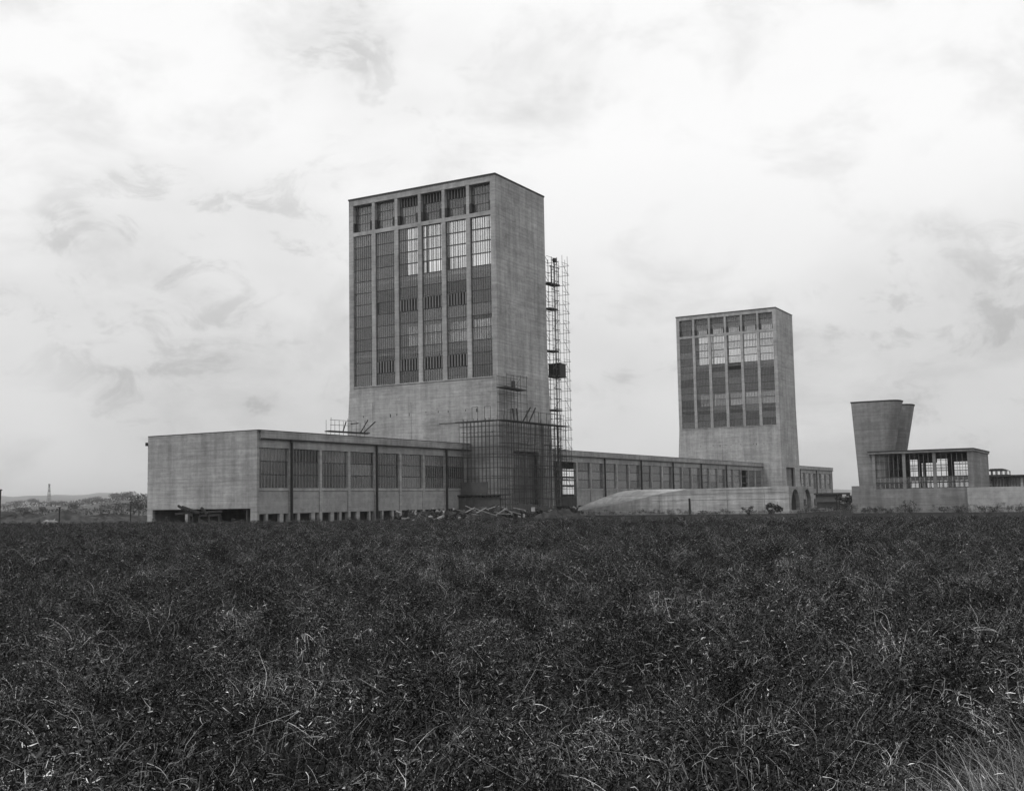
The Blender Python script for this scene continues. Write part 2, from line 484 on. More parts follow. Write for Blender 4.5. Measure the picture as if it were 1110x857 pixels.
# ------------------------------------------------------------------ low glazed blocks
PY0, PY1 = 107.4, 128.7
def block(x0, x1, cols, pipes, label, gable=False, open_bays=(), endx=None, stub=2, gap=None):
    t = empty('low_block', (x0, PY0, 0), label, 'building', 'low glazed blocks')
    Z = dict(ap0=2.0, ap1=5.2, sill=5.6, g=11.2, lin=12.35, top=13.55)
    if gable:
        prism('gable_wall', [(PY0, 0), (PY0+1.15, 0), (PY0+1.15, 2.8), (PY1-1.1, 2.8), (PY1-1.1, 0), (PY1, 0), (PY1, Z['top']), (PY0, Z['top'])], 'x', x0, x0+.5, M_BLOCK, t)
        box('post', x0+.1, x0+.6, 120.6, 121.1, 0, 2.8, M_BLOCK, t)
        box('post', x0+2.4, x0+2.9, 121.9, 122.5, 0, 2.8, M_BLOCK, t)
        box('post', x0+2.4, x0+2.9, 109.4, 110.0, 0, 2.8, M_BLOCK, t)
        box('gutter_end', x0-.25, x0+.3, PY1+.002, PY1+.3, 12.2, 12.7, M_DARK, t)
    xs = x0+(.5 if gable else 0)
    box('fascia', xs, x1, PY0-.30, PY0+.3, Z['lin'], Z['top'], M_BLOCK, t)
    box('gutter', xs+.01, x1-.01, PY0-.42, PY0-.302, Z['lin']+.02, Z['lin']+.16, M_DARK, t)
    box('lintel', xs, x1, PY0, PY0+.5, Z['g'], Z['lin']-.001, M_BLOCK, t)
    box('roof_slab', xs, x1, PY0+.3, PY1-.4, 13.0, 13.4, M_ROOF, t)
    if gap:
        g0, g1, gz0, gz1 = gap
        box('back_wall', xs, g0, PY1-.4, PY1-.002, 0, Z['top']-.01, M_BLOCK, t)
        box('back_wall', g1, x1, PY1-.4, PY1-.002, 0, Z['top']-.01, M_BLOCK, t)
        box('back_wall', g0, g1, PY1-.4, PY1-.002, 0, gz0, M_BLOCK, t)
        box('back_wall', g0, g1, PY1-.4, PY1-.002, gz1, Z['top']-.01, M_BLOCK, t)
        for zz in (gz0+(gz1-gz0)/3, gz0+(gz1-gz0)*2/3): box('back_rail', g0, g1, PY1-.3, PY1-.1, zz-.22, zz+.22, M_DARK, t)
    else:
        box('back_wall', xs, x1, PY1-.4, PY1-.002, 0, Z['top']-.01, M_BLOCK, t)
    box('floor_slab', xs, x1, PY0+.55, PY1-.4, 2.9, 3.2, M_BLOCK, t)
    if not gable:
        pass
    box('coping', x0-.03, x1, PY0-.34, PY1+.03, Z['top'], Z['top']+.09, M_ROOF, t)
    for i, c in enumerate(cols):
        box('pier', c-.28, c+.28, PY0-.10, PY0+.6, 0, Z['g'], M_BLOCK, t)
        if i in pipes:
            rod('downpipe', (c+.05, PY0-.30, 0), (c+.05, PY0-.30, Z['lin']+.1), .19, M_PIPE, t)
    bounds = ([xs-.28] if gable else [])+list(cols)
    for i in range(len(bounds)-1):
        a, bb = bounds[i]+.28, bounds[i+1]-.28
        if bb-a < .6: continue
        if i in open_bays:
            box('apron_panel', a, bb, PY0+.05, PY0+.3, .2, Z['ap1']-1.2, M_DARK, t)
            for zz in (7.2, 9.2):
                box('rail', a, bb, PY0+.1, PY0+.3, zz, zz+.25, M_DARK, t)
            continue
        window(t, 'y', a, bb, Z['sill'], Z['g'], PY0+.28, 3, 9, M_GLASSP, rb=.14, bw=.085)
        box('sill', a, bb, PY0-.02, PY0+.45, Z['ap1'], Z['sill'], M_BLOCK, t)
        box('apron_panel', a+.015, bb-.015, PY0+.06, PY0+.35, Z['ap0'], Z['ap1']-.06, M_PANEL, t)
        for s in range(stub):
            xx = a+(bb-a)*(.30+.42*s)+random.uniform(-.5, .5)
            box('stub_post', xx, xx+random.uniform(.3, .9), PY0+.10, PY0+.5, 0, Z['ap0']-.004, M_BLOCK, t)
        box('base_wall', a-.2, bb+.2, PY0+2.0, PY0+2.2, 0, 2.9, M_HOARD, t)
    return t
colsA = [123.55+6.75*k for k in range(8)]
block(116.7, 172.15, colsA, (0, 3, 6), 'low glazed concrete block with the blank gable end left of the near tower', gable=True)
colsB = [193.4, 200.2, 207.6]+[215.2+6.85*k for k in range(20)]
block(191.2, 345.95, colsB, (5, 8, 11, 14, 17), 'long low glazed block running between the two towers', open_bays=(0, 1, 2, 19), gap=(249, 256.5, 4.6, 11.0))
colsC = [366.5]+[374+7.2*k for k in range(9)]
tC = block(364.95, 434.3, colsC, (3, 6), 'short low glazed block beyond the far tower', stub=1)
box('end_wall', 433.8, 434.29, PY0+.01, PY1-.41, 0, 13.5, M_BLOCK, tC)

# ------------------------------------------------------------------ ramp wall with the arches
RX = 205.0
rw = empty('ramp_wall', (RX, 58.8, 0), 'pale concrete ramp wall curving down at its left end below the long block', 'wall')
wall_top = [(58.8, 5.05), (66, 4.98), (78.6, 4.88), (84, 4.1), (89, 3.1), (93.5, 2.2), (99, 1.35), (106.8, .35)]
prism('wall_face', [(58.8, -.5)]+[(106.8, -.5)]+wall_top[::-1], 'x', RX, RX+.9, M_WALL, rw)
# vaulted roof of the drift rising behind the wall
stations = [(77.5, 4.70), (80.5, 4.92), (85.7, 5.0), (91.0, 4.97), (94.2, 4.85), (95.6, 4.6), (98.0, 3.95), (101, 2.95), (103.8, 1.95), (107.0, .55)]
wt = np.array(wall_top)
V, Fc = [], []
K = 9
for (yy, zc_) in stations:
    zw = float(np.interp(yy, wt[:, 0], wt[:, 1])) if yy < 106.8 else .1
    zw = min(zw, zc_-.05)
    for k in range(K):
        a = k/(K-1)
        xx = RX+.9+a*10
        if a <= .5: zz = zw+(zc_-zw)*math.sin(a*2*math.pi/2)
        else: zz = zc_*math.cos((a-.5)*math.pi)-.3*(a > .95)
        V.append((xx-RX, yy-58.8, zz))
for i in range(len(stations)-1):
    for k in range(K-1):
        a = i*K+k; Fc.append((a, a+1, a+K+1, a+K))
me = mesh_from(V, Fc, M_WALL, 'vault', True)
vt = obj('vault_roof', me, rw, (RX, 58.8, 0))
sd = vt.modifiers.new('thick', 'SOLIDIFY'); sd.thickness = .3; sd.offset = -1
box('deck', RX+.9, 222.4, 59.6, 79, 4.4, 4.75, M_WALL, rw)
# end face with two arched openings
def arch(c, hw, z0, zt):
    pts = []
    sp = zt-hw*1.15
    pts.append((c-hw, z0)); pts.append((c-hw, sp))
    for k in range(1, 10):
        a = math.pi-k*math.pi/10
        pts.append((c+hw*math.cos(a), sp+hw*1.15*math.sin(a)))
    pts.append((c+hw, sp)); pts.append((c+hw, z0)); return pts
pts = [(RX+.9, .55)]+arch(209.4, 2.9, .55, 4.5)+arch(217.6, 2.9, .55, 4.5)+[(222.4, .55), (222.4, 5.0), (RX+.9, 5.0)]
prism('arched_wall', pts, 'y', 58.82, 59.6, M_WALL, rw)
box('plinth', RX+.9, 236, 58.5, 59.6, -.6, .55, M_WALL, rw)
box('arch_shade_wall', RX+1.0, 222.3, 61.6, 61.9, 0, 4.39, M_DARK, rw)  # near-black wall set close behind, its colour painting the shade inside the arches
box('joint_cover', RX-.12, RX-.001, 78.0, 78.35, 0.1, 3.1, M_DARK, rw)
for (ya, yb, zz) in ((59.2, 77.9, 3.95), (59.2, 86.5, 2.75), (62, 74, 4.6)):
    box('ledge', RX-.045, RX-.002, ya, yb, zz, zz+.12, M_WALL, rw)
for yy in (63.4, 70.6, 84.4, 90.2):
    box('joint', RX-.03, RX-.001, yy, yy+.09, .1, min(4.4, float(np.interp(yy, wt[:, 0], wt[:, 1]))-.2), M_FAN, rw)

# ------------------------------------------------------------------ fan house and its two flared ducts
FX = 200.0
fan = empty('fan_house', (FX, 26.2, 0), 'dark concrete fan house with a see-through glazed upper storey', 'building')
box('base_wall', FX, FX+.6, 27.3, 46.25, -.6, 4.12, M_FAN, fan)
box('base_wall', FX+.6, FX+20.3, 45.6, 46.25, -.6, 4.7, M_FAN, fan)
box('base_wall', FX+.6, FX+20.3, 26.4, 27.0, -.6, 4.12, M_FAN, fan)
box('corner_block', FX+.005, FX+1, 42.5, 46.24, 4.12, 4.72, M_FAN, fan)
box('floor_slab', FX+.6, FX+20, 27.0, 45.6, 3.6, 4.0, M_FAN, fan)
box('roof_slab', FX-.05, FX+20.5, 26.05, 43.2, 10.15, 10.5, M_FAN, fan)
box('coping', FX-.12, FX+20.6, 25.98, 43.28, 10.5, 10.66, M_ROOF, fan)
fy = [26.25, 32.13, 37.07, 42.1]
for k, yy in enumerate(fy):
    for xx in (FX+.15, FX+19.6):
        box('column', xx, xx+.6, yy, yy+(.85 if k == 0 else .5), 4.12, 10.15, M_FAN, fan)
box('side_wall', FX+.76, FX+19.6, 26.25, 26.7, 4.12, 10.14, M_FAN, fan)
for k in range(3):
    a, bb = fy[k]+(.85 if k == 0 else .5), fy[k+1]
    window(fan, 'x', a, bb, 4.12, 6.1, FX+.4, 2, 6, M_GLASS, bw=.12, rb=.22)
    window(fan, 'x', a, bb, 6.1, 10.15, FX+.4, 3, 6, M_GLASS, (0, 1, 2), bw=.05, rb=.07)
    window(fan, 'x', a, bb, 6.3, 9.6, FX+19.9, 3, 5, M_GLASS, (0, 2) if k else (1,), bw=.08)
    window(fan, 'x', a, bb, 4.12, 5.6, FX+19.9, 1, 6, M_GLASS, bw=.2)
    box('back_beam', FX+19.6, FX+20.2, a, bb, 9.6, 10.15, M_FAN, fan)
    box('back_beam', FX+19.6, FX+20.2, a, bb, 5.6, 6.3, M_FAN, fan)
for (ya, yb, za, zb) in ((38.0, 42.0, 4.1, 10.1), (30.6, 31.6, 4.0, 10.1), (36.0, 36.6, 4.0, 10.1), (33.4, 36.0, 8.6, 10.1), (27.8, 30.6, 8.7, 10.1)):
    box('inner_frame', FX+9, FX+9.6, ya, yb, za, zb, M_DARK, fan)

def duct(xa, xb, label, dy=0.0):
    o = empty('exhaust_duct', (xa, 38+dy, 0), label, 'duct', 'flared exhaust ducts')
    # rounded rectangle sections lofted from base to rim
    secs = [(0.0, xa, xb, 41.5, 44.9), (4.7, xa, xb, 40.6, 45.1), (10.5, xa, xb, 39.5, 45.4), (19.4, xa, xb+.1, 37.75, 45.9)]
    V, Fc = [], []
    NB = 8
    def ring(z, x0, x1, y0, y1, off=0.0):
        x0 -= off; x1 += off; y0 -= off; y1 += off
        rr = min(1.9, (y1-y0)*.3, (x1-x0)*.42); rl = .25
        pts = []
        for (cx_, cy_, a0, r_) in ((x0+rl, y1-rl, math.pi/2, rl), (x0+rr, y0+rr, math.pi, rr), (x1-rr, y0+rr, 1.5*math.pi, rr), (x1-rl, y1-rl, 0, rl)):
            for k in range(NB):
                a = a0+k*(math.pi/2)/(NB-1)
                pts.append((cx_+r_*math.cos(a)-xa, cy_+r_*math.sin(a)-38, z))
        return pts
    rings = [ring(*s) for s in secs]
    n = len(rings[0])
    # subdivide rows for even shading, then inner skin so the mouth is open
    inner = [ring(19.4, xa+.3, xb-.2, 38.05, 45.6), ring(12, xa+.3, xb-.3, 39.5, 45.1)]
    for rg in rings+inner: V += rg
    for i in range(len(rings)+len(inner)-1):
        for k in range(n):
            j = (k+1) % n; Fc.append((i*n+k, (i+1)*n+k, (i+1)*n+j, i*n+j)[::-1])
    Fc.append(tuple(range((len(rings)+1)*n, (len(rings)+2)*n)))
    me = mesh_from(V, Fc, M_FAN, 'duct_shell')
    obj('shell', me, o, (xa, 38+dy, 0))
    V2, F2 = [], []
    for rg in (ring(19.3, xa, xb+.1, 37.73, 45.92, .05), ring(19.5, xa, xb+.1, 37.73, 45.92, .07), ring(19.5, xa, xb+.1, 37.73, 45.92, -.3), ring(19.3, xa, xb+.1, 37.73, 45.92, -.3)): V2 += rg
    for i in range(4):
        for k in range(n):
            j = (k+1) % n; i2 = (i+1) % 4
            F2.append((i*n+k, i2*n+k, i2*n+j, i*n+j)[::-1])
    obj('rim', mesh_from(V2, F2, M_ROOF, 'rim'), o, (xa, 38+dy, 0))
    return o
duct(FX+.62, FX+6.0, 'front flared concrete exhaust duct above the fan house')
duct(FX+8.4, FX+13.6, 'rear flared concrete exhaust duct half hidden behind the front one', -.6).scale = (1, 1, .988)

lw = empty('boundary_wall', (FX-1.2, 10, 0), 'pale plain concrete wall at the right edge below the fan house', 'wall')
box('wall_slab', FX-1.2, FX-.7, 8, 27.2, -.6, 4.1, M_FRESH, lw)
box('wall_return', FX-.7, FX+.55, 26.6, 27.2, -.6, 4.1, M_FRESH, lw)

an = empty('annex', (232, 22, 0), 'low dark glazed annex with a roof lantern right of the fan house', 'building')
box('roof_slab', 231.5, 246, 8, 29.9, 6.15, 6.45, M_ROOF, an)
box('back_wall', 240, 240.4, 8, 29.5, 0, 6.1, M_DARK, an)
for k in range(9):
    box('column', 232, 232.4, 29.3-2.5*k, 29.7-2.5*k, 0, 6.14, M_CON if k > 2 else M_DARK, an)
for k in range(8):
    window(an, 'x', 29.7-2.5*(k+1), 29.3-2.5*k, 4.2, 6.1, 232.2, 1, 4, M_GLASSP, bw=.08)
    box('apron_panel', 232.05, 232.35, 29.7-2.5*(k+1)+.01, 29.3-2.5*k-.01, 0, 4.19, M_CON, an)
lan = box('lantern_base', 234, 240, 24.6, 28.3, 6.45, 6.6, M_ROOF, an)
prism('lantern_roof', [(24.7, 7.35), (28.3, 7.35), (27.6, 7.75), (25.6, 7.75)], 'x', 234, 240, M_ROOF, an)
for k in range(5):
    for xx in (234.1, 239.7):
        box('lantern_post', xx, xx+.2, 24.7+.85*k, 24.86+.85*k, 6.6, 7.35, M_DARK, an)

# ------------------------------------------------------------------ hut and clutter between ramp and fan house
hut = empty('site_hut', (258, 62, 0), 'small flat roofed site hut beside the arches', 'hut')
box('wall', 260, 265, 63.5, 68.4, 1.7, 3.35, M_HUT, hut)
box('wall', 260.3, 265, 63.7, 68.2, -.1, 1.7, M_HOARD, hut)
box('roof', 259, 266, 61.9, 69.2, 3.35, 3.75, M_ROOF, hut)
for yy in (62.9, 63.4): rod('post', (259.4, yy, -.1), (259.4, yy, 3.35), .14, M_TIMBER, hut)
rl = empty('rail_barrier', (240, 52, 0), 'pale horizontal rail on dark posts left of the fan house wall', 'barrier')
beam('rail', (240, 55.8, 1.35), (240, 47.5, 1.5), .12, .42, M_HUT, rl)
for k in range(6): box('post', 240.1, 240.4, 47.8+1.55*k, 48.1+1.55*k, -.1, 1.25, M_TIMBER, rl)
box('dark_boarding', 240.5, 240.7, 47.5, 55.8, -.1, 1.2, M_HOARD, rl)

# ------------------------------------------------------------------ scaffolding
def scaffold(name, label, loc): return empty(name, loc, label, 'scaffolding', 'scaffolding')
PR = .046
s1 = scaffold('scaffold', 'dense pole scaffold wrapped round the foot of the near tower', (169, 98.4, 0))
xsA = [169.2+.84*k+random.uniform(-.12, .12) for k in range(29)]
for yy in (98.4, 99.9):
    for i, xx in enumerate(xsA):
        rod('standard', (xx, yy, 0), (xx+random.uniform(-.22, .22), yy+random.uniform(-.1, .1), 17.2+random.choice((0, .1, 1.0, 2.3)) if yy < 99 else 17.6), PR, M_POLE, s1)
    for k in range(9):
        rod('ledger', (168.9+random.uniform(0, 2), yy-.06, 1.6+1.85*k), (193.6-random.uniform(0, 4), yy-.06, 1.6+1.85*k+random.uniform(-.2, .2)), PR*.8, M_POLE, s1)
ysB = [100.7+.78*k for k in range(10)]
for xx in (169.2, 170.7):
    for i, yy in enumerate(ysB):
        rod('standard', (xx, yy, 0), (xx, yy+random.uniform(-.06, .06), 17.3+random.choice((0, .2, .6))), PR, M_POLE, s1)
    for k in range(9):
        rod('ledger', (xx-.06, 98.2, 1.7+1.85*k), (xx-.06, 108.6-random.uniform(0, 2), 1.7+1.85*k), PR*.8, M_POLE, s1)
for k in range(1, 9, 2):
    for xx in xsA[::3]:
        rod('transom', (xx+.06, 98.1, 1.7+1.95*k), (xx+.06, 100.9, 1.7+1.95*k), PR*.8, M_POLE, s1)
    for yy in ysB[::2]:
        rod('transom', (168.8, yy+.06, 1.8+1.95*k), (171.9, yy+.06, 1.8+1.95*k), PR*.8, M_POLE, s1)
for k in range(3):
    beam('board', (168.7, 98.35+.62*k, 17.36), (193.9, 98.35+.62*k, 17.36), .56, .16, M_BOARD, s1)
for k in range(3):
    beam('board', (168.95+.6*k, 100.4, 17.39), (168.95+.6*k, 108.2, 17.33), .54, .16, M_BOARD, s1)
beam('board', (168.6, 106, 17.2), (168.6, 111.5, 17.25), .3, .14, M_BOARD, s1)
for (xa, xb, zz) in ((169.2, 178, 13.4), (180, 190, 9.6), (172, 184, 5.9), (186, 192, 13.5)):
    beam('board', (xa, 99.1, zz), (xb, 99.1, zz+.05), 1.0, .09, M_BOARD, s1)
# guard frames and leaning poles on the platform
for ya in (101.1, 103.7):
    for dy in (0, 1.2): rod('guard_post', (169.1, ya+dy, 17.4), (169.1, ya+dy, 19.9), PR, M_POLE, s1)
    rod('guard_rail', (169.1, ya, 19.9), (169.1, ya+1.2, 19.9), PR, M_POLE, s1)
for (a, bb) in (((173.2, 98.6, 17.4), (172.6, 98.6, 19.6)), ((174.5, 98.6, 17.4), (174.0, 98.6, 19.7)), ((176.3, 98.6, 17.4), (179.3, 98.6, 20.2)), ((178.6, 98.6, 17.4), (181.2, 98.6, 20.2))):
    beam('leaning_plank', a, bb, .12, .26, M_BOARD, s1)
for k in range(6):
    rod('guard_post', (180.5+2.3*k, 98.4, 17.4), (180.5+2.3*k, 98.4, 19.5), PR*.8, M_POLE, s1)
rod('guard_rail', (178, 98.4, 19.4), (192.8, 98.4, 19.4), PR*.8, M_POLE, s1)
for k in range(5):
    rod('diagonal', (170.5+4.3*k, 98.25, 2.5+5*(k % 2)), (173.5+4.3*k, 98.25, 9.5+5*(k % 2)), PR*.7, M_POLE, s1)

rs = random.Random(5)
for k in range(46):
    xx = rs.uniform(169.5, 192.5); zz = rs.uniform(.5, 14)
    if k % 3: rod('ledger', (xx, 98.3+rs.choice((0, 1.4)), zz), (min(193.5, xx+rs.uniform(2, 6)), 98.3+rs.choice((0, 1.4)), zz+rs.uniform(-.4, .5)), PR*.8, M_POLE, s1)
    else: rod('standard', (xx, 99.1+rs.uniform(-.5, .5), 0), (xx+rs.uniform(-.5, .5), 99.1+rs.uniform(-.5, .5), rs.uniform(8, 18.8)), PR*.95, M_POLE, s1)
s2 = scaffold('scaffold_tower', 'small scaffold tower standing on the platform at the near tower corner', (171.2, 99, 17.5))
for xx in (170.9, 173.4, 175.9, 178.2):
    for yy in (98.7, 100.7):
        rod('standard', (xx, yy, 17.45), (xx, yy, 25.7+random.uniform(-.2, .2)), PR*.9, M_POLE, s2)
for k in range(5):
    zz = 19.2+1.55*k
    for yy in (98.7, 100.7): rod('ledger', (170.7, yy-.07, zz), (178.4, yy-.07, zz), PR*.8, M_POLE, s2)
for k in range(3):
    beam('board', (170.3, 98.9+.65*k, 23.3), (177.9, 98.9+.65*k, 23.2), .6, .2, M_BOARD, s2)
rod('guard_rail', (170.7, 98.6, 25.6), (178.4, 98.6, 25.6), PR*.8, M_POLE, s2)
box('hoist_box', 174.3, 174.8, 99.2, 99.7, 23.5, 24.7, M_DARK, s2)
rod('diagonal', (173.4, 98.55, 23.3), (176, 98.55, 25.6), PR*.8, M_POLE, s2)

PRM = .068
s3 = scaffold('hoist_mast', 'tall lattice hoist scaffold up the right side of the near tower', (192.6, 101, 0))
hx = [192.6, 193.7, 194.9, 197.2, 198.4, 199.5]
for xx in hx:
    for yy in (100.6, 102.6):
        top = 50.6+random.uniform(-.3, .9) if xx < 195.5 else 51.6+random.uniform(-.5, 1.0)
        rod('standard', (xx, yy, 0), (xx, yy, top), PRM*(.95 if xx < 195.5 else .6), M_POLE, s3)
for k in range(26):
    zz = 1.5+1.95*k
    for yy in (100.6, 102.6):
        rod('ledger', (192.3, yy-.06, zz), (195.3, yy-.06, zz+random.uniform(-.1, .1)), PRM*.8, M_POLE, s3)
        rod('ledger', (196.9, yy-.06, zz+.3), (199.8, yy-.06, zz+.3), PRM*.55, M_POLE, s3)
    for xx in (hx[2], hx[5]):
        rod('transom', (xx+.06, 100.3, zz), (xx+.06, 102.9, zz), PRM*.7, M_POLE, s3)
    rod('ledger', (192.3, 101.6, zz+.95), (195.3, 101.6, zz+1.0), PRM*.6, M_POLE, s3)
    if k % 2 == 0:
        rod('diagonal', (192.6, 100.5, zz), (194.9, 100.5, zz+1.9), PRM*.7, M_POLE, s3)
        rod('diagonal', (199.5, 100.5, zz), (197.2, 100.5, zz+1.9), PRM*.5, M_POLE, s3)
    else:
        rod('diagonal', (194.9, 102.5, zz), (192.6, 102.5, zz+1.9), PRM*.7, M_POLE, s3)
for (a, bb, zz) in ((191.7, 196.2, 45.6), (191.9, 194.9, 40.6), (192, 195.2, 32.2), (192, 194.8, 27.3), (191.7, 196, 20.6)):
    beam('landing', (a, 101.4, zz), (bb, 101.4, zz+.1), 1.5, .28, M_BOARD, s3)
rod('guard_post', (195.7, 100.7, 45.6), (195.7, 100.7, 49.2), PRM*1.2, M_POLE, s3)
rod('guard_post', (192.5, 100.7, 45.6), (192.5, 100.7, 49.2), PRM*1.2, M_POLE, s3)
rod('guard_rail', (191.8, 100.6, 49.0), (195.9, 100.6, 49.1), PRM*1.2, M_DARK, s3)
rod('pulley', (194.1, 100.4, 50.5), (194.1, 101.0, 50.5), .42, M_DARK, s3)
rod('cable', (194.1, 100.7, 2), (194.1, 100.7, 50.4), .07, M_DARK, s3)
cage = empty('hoist_cage', (195.2, 100.4, 27), 'dark box cage hanging halfway up the hoist mast', 'hoist cage')
box('floor', 193.6, 197.4, 100.2, 102.9, 27.3, 27.5, M_DARK, cage)
box('back_panel', 194.6, 197.3, 102.6, 102.8, 27.5, 29.9, M_DARK, cage)
for k in range(7): box('side_slat', 194.62+.38*k, 194.96+.38*k, 100.3, 100.38, 27.5, 29.85, M_DARK, cage)
box('roof', 194.5, 197.4, 100.2, 102.9, 29.9, 30.02, M_DARK, cage)
box('end_panel', 194.45, 194.6, 100.4, 102.6, 27.5, 29.9, M_DARK, cage)
box('end_panel', 197.3, 197.4, 100.4, 102.6, 27.5, 29.9, M_DARK, cage)

s4 = scaffold('roof_scaffold', 'light scaffold platform on the low roof by the near tower left edge', (140, 112, 13.6))
RXs = [139.6, 141.8, 144.0, 146.2, 148.4]
for i, xx in enumerate(RXs):
    rod('standard', (xx, 113.0, 13.65), (xx+random.uniform(-.15, .15), 113.0, 16.9-.35*(i % 2)), PR*.8, M_POLE, s4)
    rod('standard', (xx+.6, 114.4, 13.65), (xx+.6, 114.4, 16.6), PR*.7, M_POLE, s4)
for zz, xe in ((15.7, 143.8), (16.5, 146.2)): rod('ledger', (139.4, 112.95, zz), (xe, 112.95, zz+.1), PR*.8, M_POLE, s4)
for k in range(3): beam('board', (139.0+.3*k, 113+.5*k, 14.72), (149.6+k*.4, 113+.5*k, 14.8), .45, .17, M_BOARD, s4)
for (a, bb) in (((147.2, 112.9, 14.8), (149.2, 112.9, 17.0)), ((148, 112.9, 14.8), (151.2, 112.9, 16.8)), ((142.6, 112.9, 14.8), (143.4, 112.9, 16.4)), ((144.6, 112.9, 16.1), (146.6, 112.9, 16.3))):
    beam('loose_plank', a, bb, .10, .18, M_BOARD, s4)

# hoarding at the tower foot
hd = empty('hoarding', (168, 102, 0), 'dark board hoarding low at the foot of the near tower', 'hoarding')
for k in range(12):
    box('board', 168.3, 168.38, 99.0+.78*k, 99.75+.78*k, 0, 4.0+random.uniform(-.1, .1), M_HOARD, hd)
box('lean_to_roof', 167.9, 172.1, 98.9, 108.5, 4.2, 4.4, M_ROOF, hd)
for k in range(18):
    box('board', 170.2+.9*k, 171.06+.9*k, 97.5, 97.58, 0, 2.6+random.uniform(-.25, .35)-.04*k, M_HOARD, hd)
box('screen_wall', 168.5, 168.7, 101.6, 107, 4.45, 6.6, M_HOARD, hd)

# ------------------------------------------------------------------ rubble, timber
def heap(name, cx_, cy_, rx, ry, h, mat, label, n=14, seed=1):
    r_ = random.Random(seed); n = max(n, 44); V, Fc = [(0, 0, h*.8)], []
    rings_ = 11
    lump = [(r_.uniform(-.8, .8), r_.uniform(-.6, .6), r_.uniform(.12, .35), r_.uniform(.4, 1)) for _ in range(9)]
    for i in range(1, rings_+1):
        for k in range(n):
            a = 2*math.pi*k/n; f = i/rings_; ux, uy = f*math.cos(a), f*math.sin(a)
            hh = sum(q[3]*math.exp(-((ux-q[0])**2+(uy-q[1])**2)/(2*q[2]**2)) for q in lump)
            hh = h*min(1.15, hh*.6)*(1-f**4)+r_.uniform(-.13, .16)*h
            V.append((rx*ux*(1+r_.uniform(-.04, .04)), ry*uy*(1+r_.uniform(-.04, .04)), hh if i < rings_ else -.5))
    for k in range(n): Fc.append((0, 1+k, 1+(k+1) % n))
    for i in range(rings_-1):
        for k in range(n):
            a, b_ = 1+i*n, 1+(i+1)*n; j = (k+1) % n
            Fc.append((a+k, b_+k, b_+j, a+j))
    o = obj(name, mesh_from(V, Fc, mat, name), None, (cx_, cy_, 0)); return tag(o, label, 'heap')
heap('earth_heap', 151, 103.0, 11, 2.4, 1.9, M_RUBBLE, 'long low earth heap before the low block, left of the planks', 26, 2)
heap('earth_heap', 163, 99, 7.5, 2.4, 2.0, M_RUBBLE, 'earth heap under the scattered pale planks', 22, 3)
heap('earth_heap', 181, 94.2, 11, 2.0, 1.5, M_RUBBLE, 'low rubble heap in front of the corner scaffold', 26, 5)
for k in range(22):
    x_ = random.uniform(154, 171); y_ = 97.2-(x_-157)*.02+random.uniform(-.9, .6); z_ = random.uniform(1.0, 2.2)
    a = random.uniform(-.9, .9); ln_ = random.uniform(1.2, 3.2)
    d = Vector((math.cos(a)*.8, -.6*math.cos(a), math.sin(a)*.55))*ln_/2
    o = beam('plank', Vector((x_, y_, z_))-d, Vector((x_, y_, z_))+d, .28, .12, M_PLANK if k % 3 else M_TIMBER)
    tag(o, ('pale' if k % 3 else 'dark')+' loose plank tossed on the rubble left of the near tower foot', 'plank', ('pale' if k % 3 else 'dark')+' planks in the rubble')
r_ = random.Random(77)
V, Fc = [], []
for _ in range(520):      # broken bits lying along the foot of the block and the tower
    x_ = r_.uniform(143, 190); y_ = 102.5-max(0, x_-158)*.22+r_.gauss(0, 1.3); y_ = max(y_, 91) if x_ < 196 else y_+1
    sx, sy, sz = r_.uniform(.08, .5), r_.uniform(.08, .5), r_.uniform(.06, .4)
    if r_.random() < .25: sx *= 3; sz *= .4
    z_ = max(.05, r_.gauss(.7, .5)); q_ = Matrix.Rotation(r_.uniform(0, 6.3), 3, 'Z') @ Matrix.Rotation(r_.gauss(0, .5), 3, 'Y') @ Matrix.Rotation(r_.gauss(0, .5), 3, 'X')
    b0 = len(V)
    for cz in (-1, 1):
        for (cx_, cy_) in ((-1, -1), (1, -1), (1, 1), (-1, 1)):
            V.append(Vector((x_-170, y_-98, z_))+q_ @ Vector((cx_*sx*r_.uniform(.7, 1), cy_*sy*r_.uniform(.7, 1), cz*sz)))
    Fc += [(b0, b0+3, b0+2, b0+1), (b0+4, b0+5, b0+6, b0+7)]+[(b0+k, b0+(k+1) % 4, b0+4+(k+1) % 4, b0+4+k) for k in range(4)]
me = mesh_from(V, Fc, [M_RUBBLE, M_PLANK, M_FRESH], 'rubble')
me.polygons.foreach_set('material_index', [q for _ in range(len(Fc)//6) for q in [r_.choice((0, 0, 0, 0, 0, 0, 0, 0, 2, 1))]*6])
tag(obj('rubble', me, None, (170, 98, 0)), 'broken stone and timber scraps strewn along the foot of the buildings', None, None, 'stuff')
gb = [((115.2, 121.3, 2.2), (115.2, 117.4, 2.4)), ((115.0, 120.6, 3.35), (115.0, 117.6, 1.9)), ((114.8, 119.6, 3.2), (114.8, 116.2, 2.3)), ((115.1, 117.8, 2.3), (115.1, 112.2, 2.5)), ((115.1, 116.4, 1.9), (115.1, 112.6, 2.0)), ((114.9, 116.0, 3.0), (114.9, 114.8, 2.1))]
for a, bb in gb:
    tag(beam('timber_baulk', a, bb, .26, .30, M_TIMBER), 'dark timber baulk stacked in front of the gable opening', 'timber', 'timber baulks at the gable')
for k in range(4):
    tag(box('trestle', 115.0, 115.5, 112.6+1.9*k, 112.9+1.9*k, 0, 1.9, M_TIMBER), 'dark upright block carrying the timber baulks at the gable', 'trestle', 'trestles at the gable')

